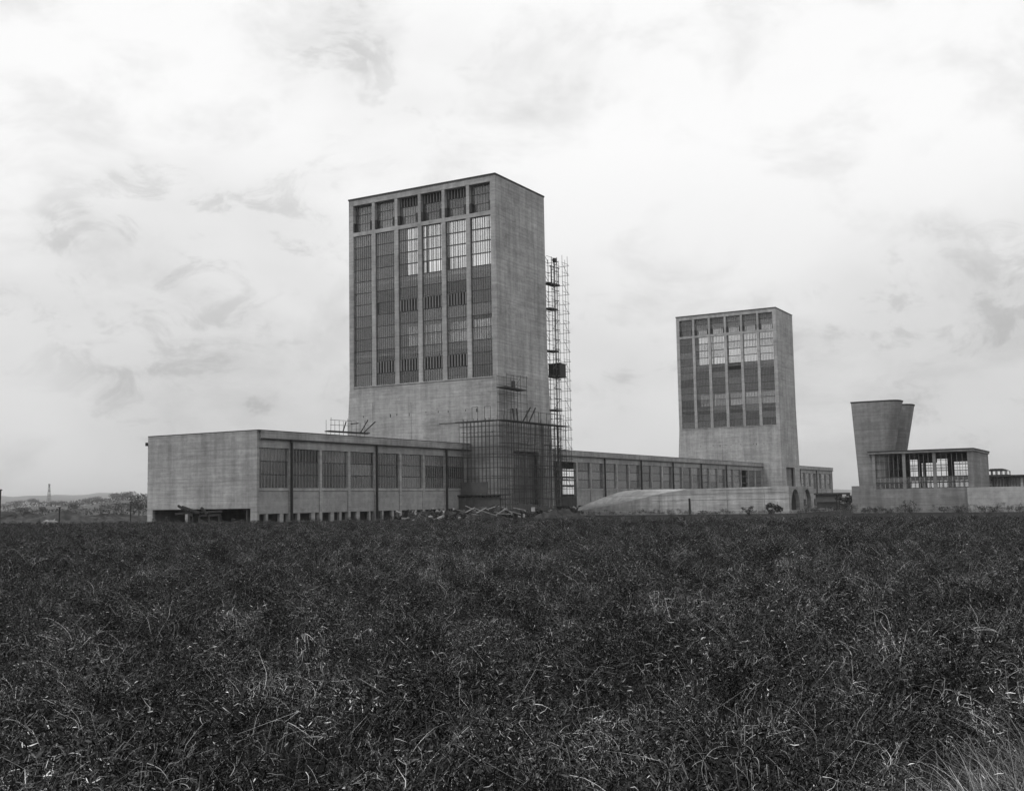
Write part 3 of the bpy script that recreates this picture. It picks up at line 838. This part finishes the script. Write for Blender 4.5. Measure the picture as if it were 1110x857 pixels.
# ------------------------------------------------------------------ leafy things
def leaf_cloud(lobes, n, size, r_, flat=.0):
    V, Fc = [], []
    tot = sum(l[3]*l[4]*l[5] for l in lobes)
    for (lx, ly, lz, rx, ry, rz) in lobes:
        for _ in range(max(6, int(n*rx*ry*rz/tot))):
            d = Vector((r_.gauss(0, 1), r_.gauss(0, 1), r_.gauss(0, 1))).normalized()*(r_.random()**.35)
            c = Vector((lx+d.x*rx, ly+d.y*ry, lz+d.z*rz))
            s = size*r_.uniform(.5, 1.2)
            nrm = Vector((r_.gauss(0, 1), r_.gauss(0, 1), r_.gauss(0, 1)+flat)).normalized()
            u = nrm.orthogonal().normalized(); v = nrm.cross(u)
            b_ = len(V)
            V += [c+u*s, c+v*s*.55, c-u*s, c-v*s*.55]; Fc.append((b_, b_+1, b_+2, b_+3))
    return V, Fc
def tube(V, Fc, pts, rad, n=5):
    b0 = len(V)
    for i, p in enumerate(pts):
        p = Vector(p)
        for k in range(n):
            a = 2*math.pi*k/n; V.append(p+Vector((math.cos(a)*rad[i], math.sin(a)*rad[i], 0)))
    for i in range(len(pts)-1):
        for k in range(n):
            j = (k+1) % n; Fc.append((b0+i*n+k, b0+i*n+j, b0+(i+1)*n+j, b0+(i+1)*n+k))
def tree(x, y, h, w, label, seed, n=700):
    r_ = random.Random(seed); z = float(ground_h(x, y))
    t = empty('tree', (x, y, z), label, 'tree', 'trees in the far left distance')
    V, Fc = [], []
    tube(V, Fc, [(0, 0, -.3), (.1, 0, h*.25), (0, .1, h*.55)], [h*.035, h*.026, h*.014])
    for k in range(4):
        a = k*1.6+r_.random(); tube(V, Fc, [(0, 0, h*.28), (math.cos(a)*w*.15, math.sin(a)*w*.15, h*.45), (math.cos(a)*w*.3, math.sin(a)*w*.3, h*.62)], [h*.014, h*.01, h*.005], 4)
    obj('trunk', mesh_from(V, Fc, M_BARK, 'trunk'), t, (x, y, z))
    lobes = []
    for k in range(9):
        a = r_.uniform(0, 6.28); q = r_.uniform(0, .30)*w
        lobes.append((math.cos(a)*q, math.sin(a)*q, h*r_.uniform(.42, .8), w*r_.uniform(.16, .27), w*r_.uniform(.16, .27), h*r_.uniform(.13, .22)))
    V, Fc = leaf_cloud(lobes, n, max(.35, h*.055), r_)
    obj('crown', mesh_from(V, Fc, M_TREE, 'crown'), t, (x, y, z))
def at_az(px, dist):
    az = YAW-math.atan((px-555)/F_PX*1.004)
    return dist*math.cos(az), dist*math.sin(az)
tl = [(6, 900, 7, 14, 'low'), (20, 880, 9, 16, 'bushy'), (27, 520, 4, 8, 'small dark'), (37, 1050, 11, 17, 'round'), (48, 600, 5, 7, 'small'), (58, 1000, 7, 10, 'narrow'), (70, 760, 6, 13, 'spreading low'), (84, 520, 6, 8, 'dark round'), (97, 900, 9, 18, 'broad'), (108, 980, 10, 16, 'tall'), (119, 640, 6, 12, 'spreading'), (128, 900, 10, 20, 'large broad'), (139, 860, 10, 14, 'large upright'), (133, 470, 6, 11, 'nearer low'), (152, 420, 8, 11, 'dark nearest'), (146, 560, 6, 10, 'rounded')]
for i, (px, dist, h, w, adj) in enumerate(tl):
    if dist > 700: dist, h, w = dist*1.7, h*1.25, w*1.7
    x, y = at_az(px, dist)
    nb_ = ('leftmost of all' if i == 0 else 'beside the gable wall' if px > 150 else 'close under the lattice headframe' if px in (58, 48) else 'right of the headframe' if px > 60 else 'left of the headframe')
    tree(x, y, h, w, '%s distant tree %s' % (adj, nb_), 40+i, 800 if h > 8 else 450)
x, y = at_az(912, 300)
def shrub(x, y, h, w, label, seed, n=260, mat=None, cat='bush', group='weeds and bushes by the walls', size=None):
    r_ = random.Random(seed); z = float(ground_h(x, y))
    t = empty('bush', (x, y, z), label, cat, group)
    V, Fc = [], []
    for k in range(5):
        a = r_.uniform(0, 6.28); tube(V, Fc, [(0, 0, -.2), (math.cos(a)*w*.12, math.sin(a)*w*.12, h*.4), (math.cos(a)*w*.28, math.sin(a)*w*.28, h*.85)], [.04, .03, .015], 4)
    obj('stem', mesh_from(V, Fc, M_BARK, 'stem'), t, (x, y, z))
    lobes = [(r_.uniform(-.4, .4)*w, r_.uniform(-.4, .4)*w, h*r_.uniform(.12, .8), w*r_.uniform(.12, .26), w*r_.uniform(.12, .26), h*r_.uniform(.12, .22)) for _ in range(10)]
    V, Fc = leaf_cloud(lobes, n, size or max(.12, h*.09), r_)
    obj('foliage', mesh_from(V, Fc, mat or M_SHRUB, 'foliage'), t, (x, y, z))
shrub(202.5, 61.0, 2.6, 2.9, 'dark round bush against the right end of the ramp wall', 1, 420)
shrub(202.8, 65.8, 1.6, 2.6, 'small dark bush left of the round one at the ramp wall', 2)
shrub(203, 74.5, .9, 4.0, 'low weeds near the dark joint of the ramp wall', 9)
shrub(196, 35.8, 2.6, 2.3, 'tall leggy weed standing before the fan house base wall', 4, 130, size=.2)
for i, (yy, hh) in enumerate(((42.6, 1.7), (39.5, 1.3), (30.6, 1.5), (28.8, 1.7), (24.4, 1.7), (23.2, 1.6), (18.8, 1.6))):
    shrub(196.5+random.uniform(-1, 1), yy, hh*.75, hh*1.3, ('ragged weed clump at the foot of the pale right edge wall' if yy < 27.2 else 'ragged weed clump at the foot of the fan house base wall'), 20+i, 150)
x, y = at_az(914, 262); shrub(x, y, 3.6, 5.0, 'dark bush behind the site hut', 60, 500)
x, y = at_az(918, 300); shrub(x, y, 3.0, 4.0, 'dark bush just left of the fan house', 61, 400)

# ------------------------------------------------------------------ far left: headframe, works, posts
x, y = at_az(55, 3000); z = float(ground_h(x, y))
hf = empty('headframe', (x, y, z), 'distant lattice pithead frame on the left skyline', 'tower')
HH = 62
for (sx, sy) in ((-1, -1), (1, -1), (1, 1), (-1, 1)):
    rod('leg', (x+sx*5, y+sy*5, z-1), (x+sx*.9, y+sy*.9, z+HH), .42, M_DARK, hf, True)
for k in range(6):
    f = k/6; s_ = 5-3.8*f; s2_ = 5-3.8*(f+1/6)
    for (a, bb) in (((-1, -1), (1, -1)), ((1, -1), (1, 1)), ((1, 1), (-1, 1)), ((-1, 1), (-1, -1))):
        rod('brace', (x+a[0]*s_, y+a[1]*s_, z+HH*f), (x+bb[0]*s2_, y+bb[1]*s2_, z+HH*(f+1/6)), .2, M_DARK, hf, True)
        rod('cross_bar', (x+a[0]*s_, y+a[1]*s_, z+HH*f), (x+bb[0]*s_, y+bb[1]*s_, z+HH*f), .2, M_DARK, hf, True)
box('cabin', x-1.8, x+1.8, y-1.8, y+1.8, z+HH, z+HH+3, M_DARK, hf)
x, y = at_az(18, 3500); z = float(ground_h(x, y))
wk = empty('works_building', (x, y, z), 'distant dark blocky works building on the left skyline', 'building')
box('tower_block', x-5, x+5, y-6, y+6, z-2, z+13, M_HOARD, wk)
box('wing', x-5, x+5, y-13, y-6, z-2, z+7, M_HOARD, wk)
box('chimney', x-1, x+1, y+7, y+9, z-2, z+16, M_HOARD, wk)
def post(px, dist, h, label, r_=.12):
    x, y = at_az(px, dist); z = float(ground_h(x, y))
    t = empty('post', (x, y, z), label, 'post', 'posts beyond the field')
    rod('shaft', (x, y, z-.3), (x+.03, y, z+h), r_, M_TIMBER, t)
    box('cap', x-.16, x+.2, y-.16, y+.2, z+h-.02, z+h+.12, M_TIMBER, t)
post(2, 150, 4.9, 'tall dark post at the left edge beyond the field', .13)
post(66.5, 210, 3.4, 'short dark post in the middle left distance')
post(143, 240, 4.3, 'dark post just left of the gable wall')
heap('spoil_bank', *at_az(25, 260), 26, 12, 2.2, M_RUBBLE, 'dark spoil bank beyond the left end of the field', 24, 11)
heap('spoil_bank', *at_az(120, 250), 22, 10, 2.6, M_RUBBLE, 'dark spoil bank just left of the gable wall', 24, 12)
heap('sand_heap', *at_az(72, 240), 8, 4, 1.2, M_HUT, 'pale low sand heap between the dark spoil banks', 20, 13)
# hedges
def hedge(px0, d0, px1, d1, h, label, seed):
    r_ = random.Random(seed)
    a, bb = Vector((*at_az(px0, d0), 0)), Vector((*at_az(px1, d1), 0))
    n = max(4, int((bb-a).length/(h*1.1)))
    lobes = []
    for k in range(n+1):
        p = a.lerp(bb, k/n); z = float(ground_h(p.x, p.y))
        lobes.append((p.x-a.x, p.y-a.y, z+h*.42, h*.75, h*.75, h*r_.uniform(.35, .7)))
    V, Fc = leaf_cloud(lobes, 26*n, h*.22, r_)
    tag(obj('hedge', mesh_from(V, Fc, M_TREE, 'hedge'), None, (a.x, a.y, 0)), label, 'hedge', 'hedges in the far left distance')
hedge(-30, 480, 160, 430, 3, 'nearest long dark hedge across the left distance', 1)
hedge(-30, 800, 160, 700, 3.5, 'hedge line behind the nearest one in the left distance', 2)
hedge(0, 1250, 160, 1100, 5, 'far hedge below the left skyline', 3)
hedge(60, 1700, 165, 1500, 9, 'farthest dark wooded strip on the left hill', 4)

# ------------------------------------------------------------------ the crop
protos = bpy.data.collections.new('crop_plants')        # instanced only by the field
grasses = bpy.data.collections.new('grass_tufts')
def ribbon(V, Fc, MI, pts, w, mi, r_, n3=True):
    """thin three sided stalk"""
    b0 = len(V)
    n = len(pts)
    for i, p in enumerate(pts):
        ww = w*(1-.75*i/(n-1))
        for k in range(3):
            a = 2.094*k; V.append((p[0]+math.cos(a)*ww, p[1]+math.sin(a)*ww, p[2]+math.sin(a+.7)*ww*.6))
    for i in range(n-1):
        for k in range(3):
            j = (k+1) % 3; Fc.append((b0+i*3+k, b0+i*3+j, b0+i*3+3+j, b0+i*3+3+k)); MI.append(mi)
def crop_plant(seed):
    r_ = random.Random(seed); V, Fc, MI = [], [], []
    H_ = r_.uniform(.62, .85); lobes = [(r_.uniform(-.13, .13), r_.uniform(-.13, .13), H_*r_.uniform(.62, .9), r_.uniform(.09, .15)) for _ in range(5)]
    for s in range(9):       # stalks
        lx, ly, lz, lr = lobes[s % 5]; p = Vector((r_.uniform(-.05, .05), r_.uniform(-.05, .05), 0)); tgt = Vector((lx+r_.gauss(0, lr*.7), ly+r_.gauss(0, lr*.7), lz+r_.uniform(0, lr)))
        pts = [p.lerp(tgt, k/6)+Vector((r_.gauss(0, .012), r_.gauss(0, .012), 0))*k for k in range(7)]
        pts.append(pts[-1]+Vector((r_.gauss(0, .05), r_.gauss(0, .05), -r_.uniform(-.02, .06))))
        ribbon(V, Fc, MI, pts, r_.uniform(.0018, .0030), 1 if r_.random() < .35 else 0, r_)
    for (lx, ly, lz, lr) in lobes:
        for q in range(95):
            d = Vector((r_.gauss(0, 1), r_.gauss(0, 1), r_.gauss(.15, 1))).normalized()*(r_.random()**.45)
            c = Vector((lx, ly, lz))+Vector((d.x*lr, d.y*lr, d.z*lr*1.15))
            if r_.random() < .14: c.z *= r_.uniform(.3, .9)
            u = Vector((r_.gauss(0, 1), r_.gauss(0, 1), r_.gauss(.2, .8))).normalized()
            n = u.orthogonal().normalized(); th = r_.uniform(0, 6.28); n = n*math.cos(th)+u.cross(n)*math.sin(th); w = u.cross(n)
            ln_ = r_.uniform(.012, .030); ww = r_.uniform(.0016, .0040); u2 = (u+n*r_.uniform(-1.8, 1.8)).normalized()
            p0, p1, p2 = c, c+u*ln_, c+u*ln_+u2*ln_
            b0 = len(V); V += [tuple(p0-w*ww*.5), tuple(p0+w*ww*.5), tuple(p1-w*ww), tuple(p1+w*ww), tuple(p2-w*ww*.3), tuple(p2+w*ww*.3)]
            Fc += [(b0, b0+1, b0+3, b0+2), (b0+2, b0+3, b0+5, b0+4)]; mi = 1 if r_.random() < .08 else 0; MI += [mi, mi]
    me = mesh_from(V, Fc, [M_LEAF, M_STEM, M_BLADE, M_STRAW], 'crop_plant'); me.polygons.foreach_set('material_index', MI)
    o = bpy.data.objects.new('crop_plant', me); protos.objects.link(o)
def wiry_plant(seed):
    r_ = random.Random(seed); V, Fc, MI = [], [], []
    for s in range(r_.randint(12, 16)):
        hd_ = r_.uniform(0, 6.283); el = r_.uniform(.8, 1.5); p = Vector((r_.uniform(-.14, .14), r_.uniform(-.14, .14), r_.uniform(.15, .35))); pts = [p.copy()]
        seg = 11; ln_ = r_.uniform(.34, .70)
        curl = r_.uniform(-.45, .45); pale = r_.random() < .6
        for i in range(seg):
            el -= r_.uniform(-.05, .36)*(1 if i > 2 else .25); hd_ += curl*r_.uniform(.2, 1.5)+r_.uniform(-.35, .35)
            p = p+Vector((math.cos(hd_)*math.cos(el), math.sin(hd_)*math.cos(el), math.sin(el)))*ln_/seg
            if p.z < .38 and i > 4: p.z = .38; el = abs(el)
            pts.append(p.copy())
        ribbon(V, Fc, MI, pts, r_.uniform(.0016, .0034), 1 if pale else 0, r_)
        for i in range(2, seg+1):
            if r_.random() < .30:      # tendril
                q = pts[i].copy(); h2, e2 = r_.uniform(0, 6.28), r_.uniform(-.6, 1.2); tp = [q.copy()]; cu = r_.uniform(-.9, .9)
                for k in range(5):
                    h2 += cu; e2 += r_.uniform(-.4, .3); q = q+Vector((math.cos(h2)*math.cos(e2), math.sin(h2)*math.cos(e2), math.sin(e2)))*r_.uniform(.012, .026); tp.append(q.copy())
                ribbon(V, Fc, MI, tp, .0019, 1 if r_.random() < .7 else 0, r_)
            for q in range(r_.randint(2, 5)):
                c = pts[i]+Vector((r_.gauss(0, .024), r_.gauss(0, .024), r_.gauss(0, .018)))
                nrm = Vector((r_.gauss(0, 1), r_.gauss(0, 1), r_.gauss(.2, .9))).normalized()
                u = nrm.orthogonal().normalized(); v = nrm.cross(u)
                th = r_.uniform(0, 6.28); u, v = u*math.cos(th)+v*math.sin(th), v*math.cos(th)-u*math.sin(th)
                sl, sw = r_.uniform(.008, .022), r_.uniform(.003, .0070)
                b0 = len(V); bend = nrm*r_.uniform(-.008, .008)
                V += [tuple(c-u*sl+bend), tuple(c+v*sw), tuple(c+u*sl+bend), tuple(c-v*sw)]
                Fc.append((b0, b0+1, b0+2, b0+3)); MI.append(0)
    me = mesh_from(V, Fc, [M_LEAF, M_STEM, M_BLADE, M_STRAW], 'crop_plant'); me.polygons.foreach_set('material_index', MI)
    o = bpy.data.objects.new('crop_plant', me); protos.objects.link(o)
def grass_tuft(seed, nb, hmin, hmax, lean, coll, straw=.25):
    r_ = random.Random(seed); V, Fc, MI = [], [], []
    bias = r_.uniform(0, 6.28)
    for s in range(nb):
        a = bias+r_.gauss(0, 1.1); p = Vector((r_.gauss(0, .10), r_.gauss(0, .10), 0))
        el = r_.uniform(1.0, 1.5); ln_ = r_.uniform(hmin, hmax); w = r_.uniform(.0022, .0052)
        side = Vector((-math.sin(a), math.cos(a), 0)); seg = 7; mi = 3 if r_.random() < straw else 2
        b0 = len(V)
        for i in range(seg+1):
            ww = w*(1-(i/seg)**1.5*.9)
            V += [tuple(p-side*ww), tuple(p+side*ww)]
            el -= lean*r_.uniform(.3, 1.2)/seg*(.4+i*.22); a += r_.uniform(-.08, .08)
            p = p+Vector((math.cos(a)*math.cos(el), math.sin(a)*math.cos(el), math.sin(el)))*ln_/seg
        for i in range(seg):
            Fc.append((b0+2*i, b0+2*i+1, b0+2*i+3, b0+2*i+2)); MI.append(mi)
    me = mesh_from(V, Fc, [M_LEAF, M_STEM, M_BLADE, M_STRAW], 'grass_tuft'); me.polygons.foreach_set('material_index', MI)
    o = bpy.data.objects.new('grass_tuft', me); coll.objects.link(o)
def tangle(seed):
    r_ = random.Random(seed); V, Fc, MI = [], [], []
    for s in range(9):
        hd_ = r_.uniform(0, 6.283); el = r_.uniform(.7, 1.5); p = Vector((r_.uniform(-.15, .15), r_.uniform(-.15, .15), .3)); pts = [p.copy()]
        seg = 14; ln_ = r_.uniform(.25, .55); curl = r_.uniform(-.3, .3); dr = r_.uniform(.05, .32)
        for i in range(seg):
            el -= dr*r_.uniform(.4, 1.4); hd_ += curl+r_.uniform(-.2, .2)
            p = p+Vector((math.cos(hd_)*math.cos(el), math.sin(hd_)*math.cos(el), math.sin(el)))*ln_/seg
            if p.z < .45 and i > 4: p.z = .45+r_.uniform(0, .1); el = abs(el)*.5
            pts.append(p.copy())
        ribbon(V, Fc, MI, pts, r_.uniform(.0018, .0036), 1 if r_.random() < .8 else 3, r_)
    me = mesh_from(V, Fc, [M_LEAF, M_STEM, M_BLADE, M_STRAW], 'stem_tangle'); me.polygons.foreach_set('material_index', MI)
    protos.objects.link(bpy.data.objects.new('stem_tangle', me))
for s in range(4): crop_plant(100+s)
for s in range(6): wiry_plant(120+s)
for s in range(6): tangle(150+s)
for s in range(5): grass_tuft(200+s, 14, .5, .85, 1.8, protos, .12)        # index order follows names: crop_plant..., grass_tuft...
for s in range(5): grass_tuft(300+s, 60, .45, .95, 1.1, grasses, .14)
for s in range(3): grass_tuft(320+s, 16, .6, 1.05, 1.6, grasses, .4)

def scatter(name, pts, rot, scl, idx, coll, label):
    me = bpy.data.meshes.new(name); me.vertices.add(len(pts)); me.vertices.foreach_set('co', np.asarray(pts, np.float32).ravel())
    for nm, typ, dat in (('rot', 'FLOAT_VECTOR', rot), ('scl', 'FLOAT', scl), ('idx', 'INT', idx)):
        at = me.attributes.new(nm, typ, 'POINT')
        at.data.foreach_set('vector' if typ == 'FLOAT_VECTOR' else 'value', np.asarray(dat, np.int32 if typ == 'INT' else np.float32).ravel())
    o = obj(name, me); tag(o, label, None, None, 'stuff')
    g = bpy.data.node_groups.new(name, 'GeometryNodeTree')
    g.interface.new_socket('Geometry', in_out='INPUT', socket_type='NodeSocketGeometry')
    g.interface.new_socket('Geometry', in_out='OUTPUT', socket_type='NodeSocketGeometry')
    gi, go = g.nodes.new('NodeGroupInput'), g.nodes.new('NodeGroupOutput')
    ci = g.nodes.new('GeometryNodeCollectionInfo'); ci.inputs[0].default_value = coll
    ci.inputs['Separate Children'].default_value = True; ci.inputs['Reset Children'].default_value = True
    ip = g.nodes.new('GeometryNodeInstanceOnPoints'); ip.inputs['Pick Instance'].default_value = True
    def attr(nm, dt):
        a = g.nodes.new('GeometryNodeInputNamedAttribute'); a.data_type = dt; a.inputs[0].default_value = nm; return a.outputs[0]
    e2r = g.nodes.new('FunctionNodeEulerToRotation')
    lk = g.links.new
    lk(gi.outputs[0], ip.inputs['Points']); lk(ci.outputs[0], ip.inputs['Instance'])
    lk(attr('idx', 'INT'), ip.inputs['Instance Index'])
    lk(attr('rot', 'FLOAT_VECTOR'), e2r.inputs[0]); lk(e2r.outputs[0], ip.inputs['Rotation'])
    lk(attr('scl', 'FLOAT'), ip.inputs['Scale']); lk(ip.outputs[0], go.inputs[0])
    md = o.modifiers.new('scatter', 'NODES'); md.node_group = g
    return o

def vnoise(x, y, s, seed):
    """smooth value noise for patchiness"""
    g = np.random.default_rng(seed).random((64, 64))
    u, v = x/s, y/s; i, j = np.floor(u).astype(int), np.floor(v).astype(int); fx, fy_ = u-i, v-j
    fx, fy_ = fx*fx*(3-2*fx), fy_*fy_*(3-2*fy_)
    q = lambda a, b_: g[a % 64, b_ % 64]
    return (q(i, j)*(1-fx)+q(i+1, j)*fx)*(1-fy_)+(q(i, j+1)*(1-fx)+q(i+1, j+1)*fx)*fy_
def field_points(r0, r1, dens, half=34):
    area = R(2*half)/2*(r1*r1-r0*r0); n = int(area*dens)
    r = np.sqrt(rng.uniform(r0*r0, r1*r1, n)); a = YAW+np.radians(rng.uniform(-half, half, n))
    x, y = r*np.cos(a), r*np.sin(a)
    k = x < FIELD_X+rng.normal(0, .5, n)
    return x[k], y[k]
PX, PYs, SC, IX = [], [], [], []
for (r0, r1, dens, s) in ((3.2, 14, 15, 1.0), (14, 30, 13, 1.0), (30, 60, 10, 1.05), (60, 140, 8, 1.0)):
    x, y = field_points(r0, r1, dens)
    hgt = .62+.50*vnoise(x, y, .75, 3)+.20*vnoise(x, y, .33, 5)
    keep = (vnoise(x, y, .55, 9)*.6+vnoise(x, y, 1.3, 14)*.4) > (.37 if r0 < 30 else .30)
    x, y, hgt = x[keep], y[keep], hgt[keep]
    n = len(x)
    PX.append(x); PYs.append(y)
    SC.append(s*hgt*rng.uniform(.85, 1.12, n))
    gr = rng.random(n) < .05+.12*(vnoise(x, y, 3.5, 21) > .62)
    ta = rng.random(n) < .05+.30*(vnoise(x, y, 1.5, 33) > .64)
    IX.append(np.where(gr, rng.integers(10, 15, n), np.where(ta, rng.integers(15, 21, n), rng.integers(0, 10, n))))
# ragged taller weeds along the far edge of the field
for (n, s0, s1, xa, xb) in ((2600, .7, 1.25, FIELD_X-1.5, FIELD_X+10), (260, 1.3, 1.7, FIELD_X-2, FIELD_X+8)):
    yy = rng.uniform(-25, 130, n); xx = rng.uniform(xa, xb, n)
    kk = vnoise(xx, yy, 4.0, 51) > .42
    xx, yy = xx[kk], yy[kk]; PX.append(xx); PYs.append(yy); SC.append(rng.uniform(s0, s1, len(xx))); IX.append(rng.integers(0, 15, len(xx)))
# rough weeds at the foot of the walls
for (n, xa, xb, ya, yb, s0, s1) in ((520, 194, 199.5, 6, 47, .8, 2.0), (520, 199, 204.6, 58, 104, .6, 1.6), (500, 118, 170, 103.5, 107, .7, 1.7), (260, 112.5, 116.4, 106, 130, .7, 1.7), (260, 205, 236, 55, 58.3, .6, 1.5)):
    xx, yy = rng.uniform(xa, xb, n), rng.uniform(ya, yb, n); kk = vnoise(xx, yy, 2.6, 61) > .45
    xx, yy = xx[kk], yy[kk]; PX.append(xx); PYs.append(yy); SC.append(rng.uniform(s0, s1, len(xx))*(.6+.8*vnoise(xx, yy, 1.7, 63))); IX.append(rng.integers(0, 15, len(xx)))
x, y, sc_, ix = map(np.concatenate, (PX, PYs, SC, IX))
z = ground_h(x, y)-.01
rot = np.stack([rng.normal(0, .12, len(x)), rng.normal(0, .12, len(x)), rng.uniform(0, 6.283, len(x))], 1)
scatter('field_crop', np.stack([x, y, z], 1), rot, sc_, ix, protos, 'dense dark tangled crop filling the whole foreground field')
# pale grass: lower right corner and a few patches along the near edge
gx, gy, gs, gi_ = [], [], [], []
def patch_(px, dist, rad_a, rad_r, n, s0, s1):
    for _ in range(n):
        p_ = px+random.gauss(0, 1)*rad_a; d_ = max(4.7, dist+random.gauss(0, 1)*rad_r)
        x_, y_ = at_az(p_, d_); gx.append(x_); gy.append(y_); gs.append(random.uniform(s0, s1)); gi_.append(random.randint(0, 7))
patch_(1150, 6.1, 55, .9, 230, .8, 1.15)
patch_(1090, 5.2, 70, .6, 50, .6, 1.0)
patch_(330, 5.2, 70, .3, 40, .4, .75)
patch_(60, 6.0, 60, .6, 14, .4, .7)
patch_(700, 5.0, 120, .4, 30, .4, .75)
patch_(620, 8.0, 60, .5, 14, .4, .7)
gx, gy = np.array(gx), np.array(gy)
scatter('tall_grass', np.stack([gx, gy, ground_h(gx, gy)-.01], 1), np.stack([rng.normal(0, .1, len(gx)), rng.normal(0, .1, len(gx)), rng.uniform(0, 6.28, len(gx))], 1), np.array(gs), np.array(gi_), grasses, 'pale taller grass in the lower right corner and along the near edge')
print('crop instances', len(x), 'grass', len(gx))

# ------------------------------------------------------------------ distant air
HAZE = 1
if HAZE:
    t = NT('haze_air')
    pv = t.n('ShaderNodeVolumePrincipled'); pv.inputs['Color'].default_value = (.9, .9, .9, 1); pv.inputs['Density'].default_value = 1.2e-4
    t.l(pv.outputs[0], t.out.inputs['Volume'])
    hb = boxes_mesh('haze', [(-12500, 12500, -12500, 12500, -8, 110)], t.m)
    tag(obj('haze', hb), 'thin even haze lying over the land', None, None, 'stuff')
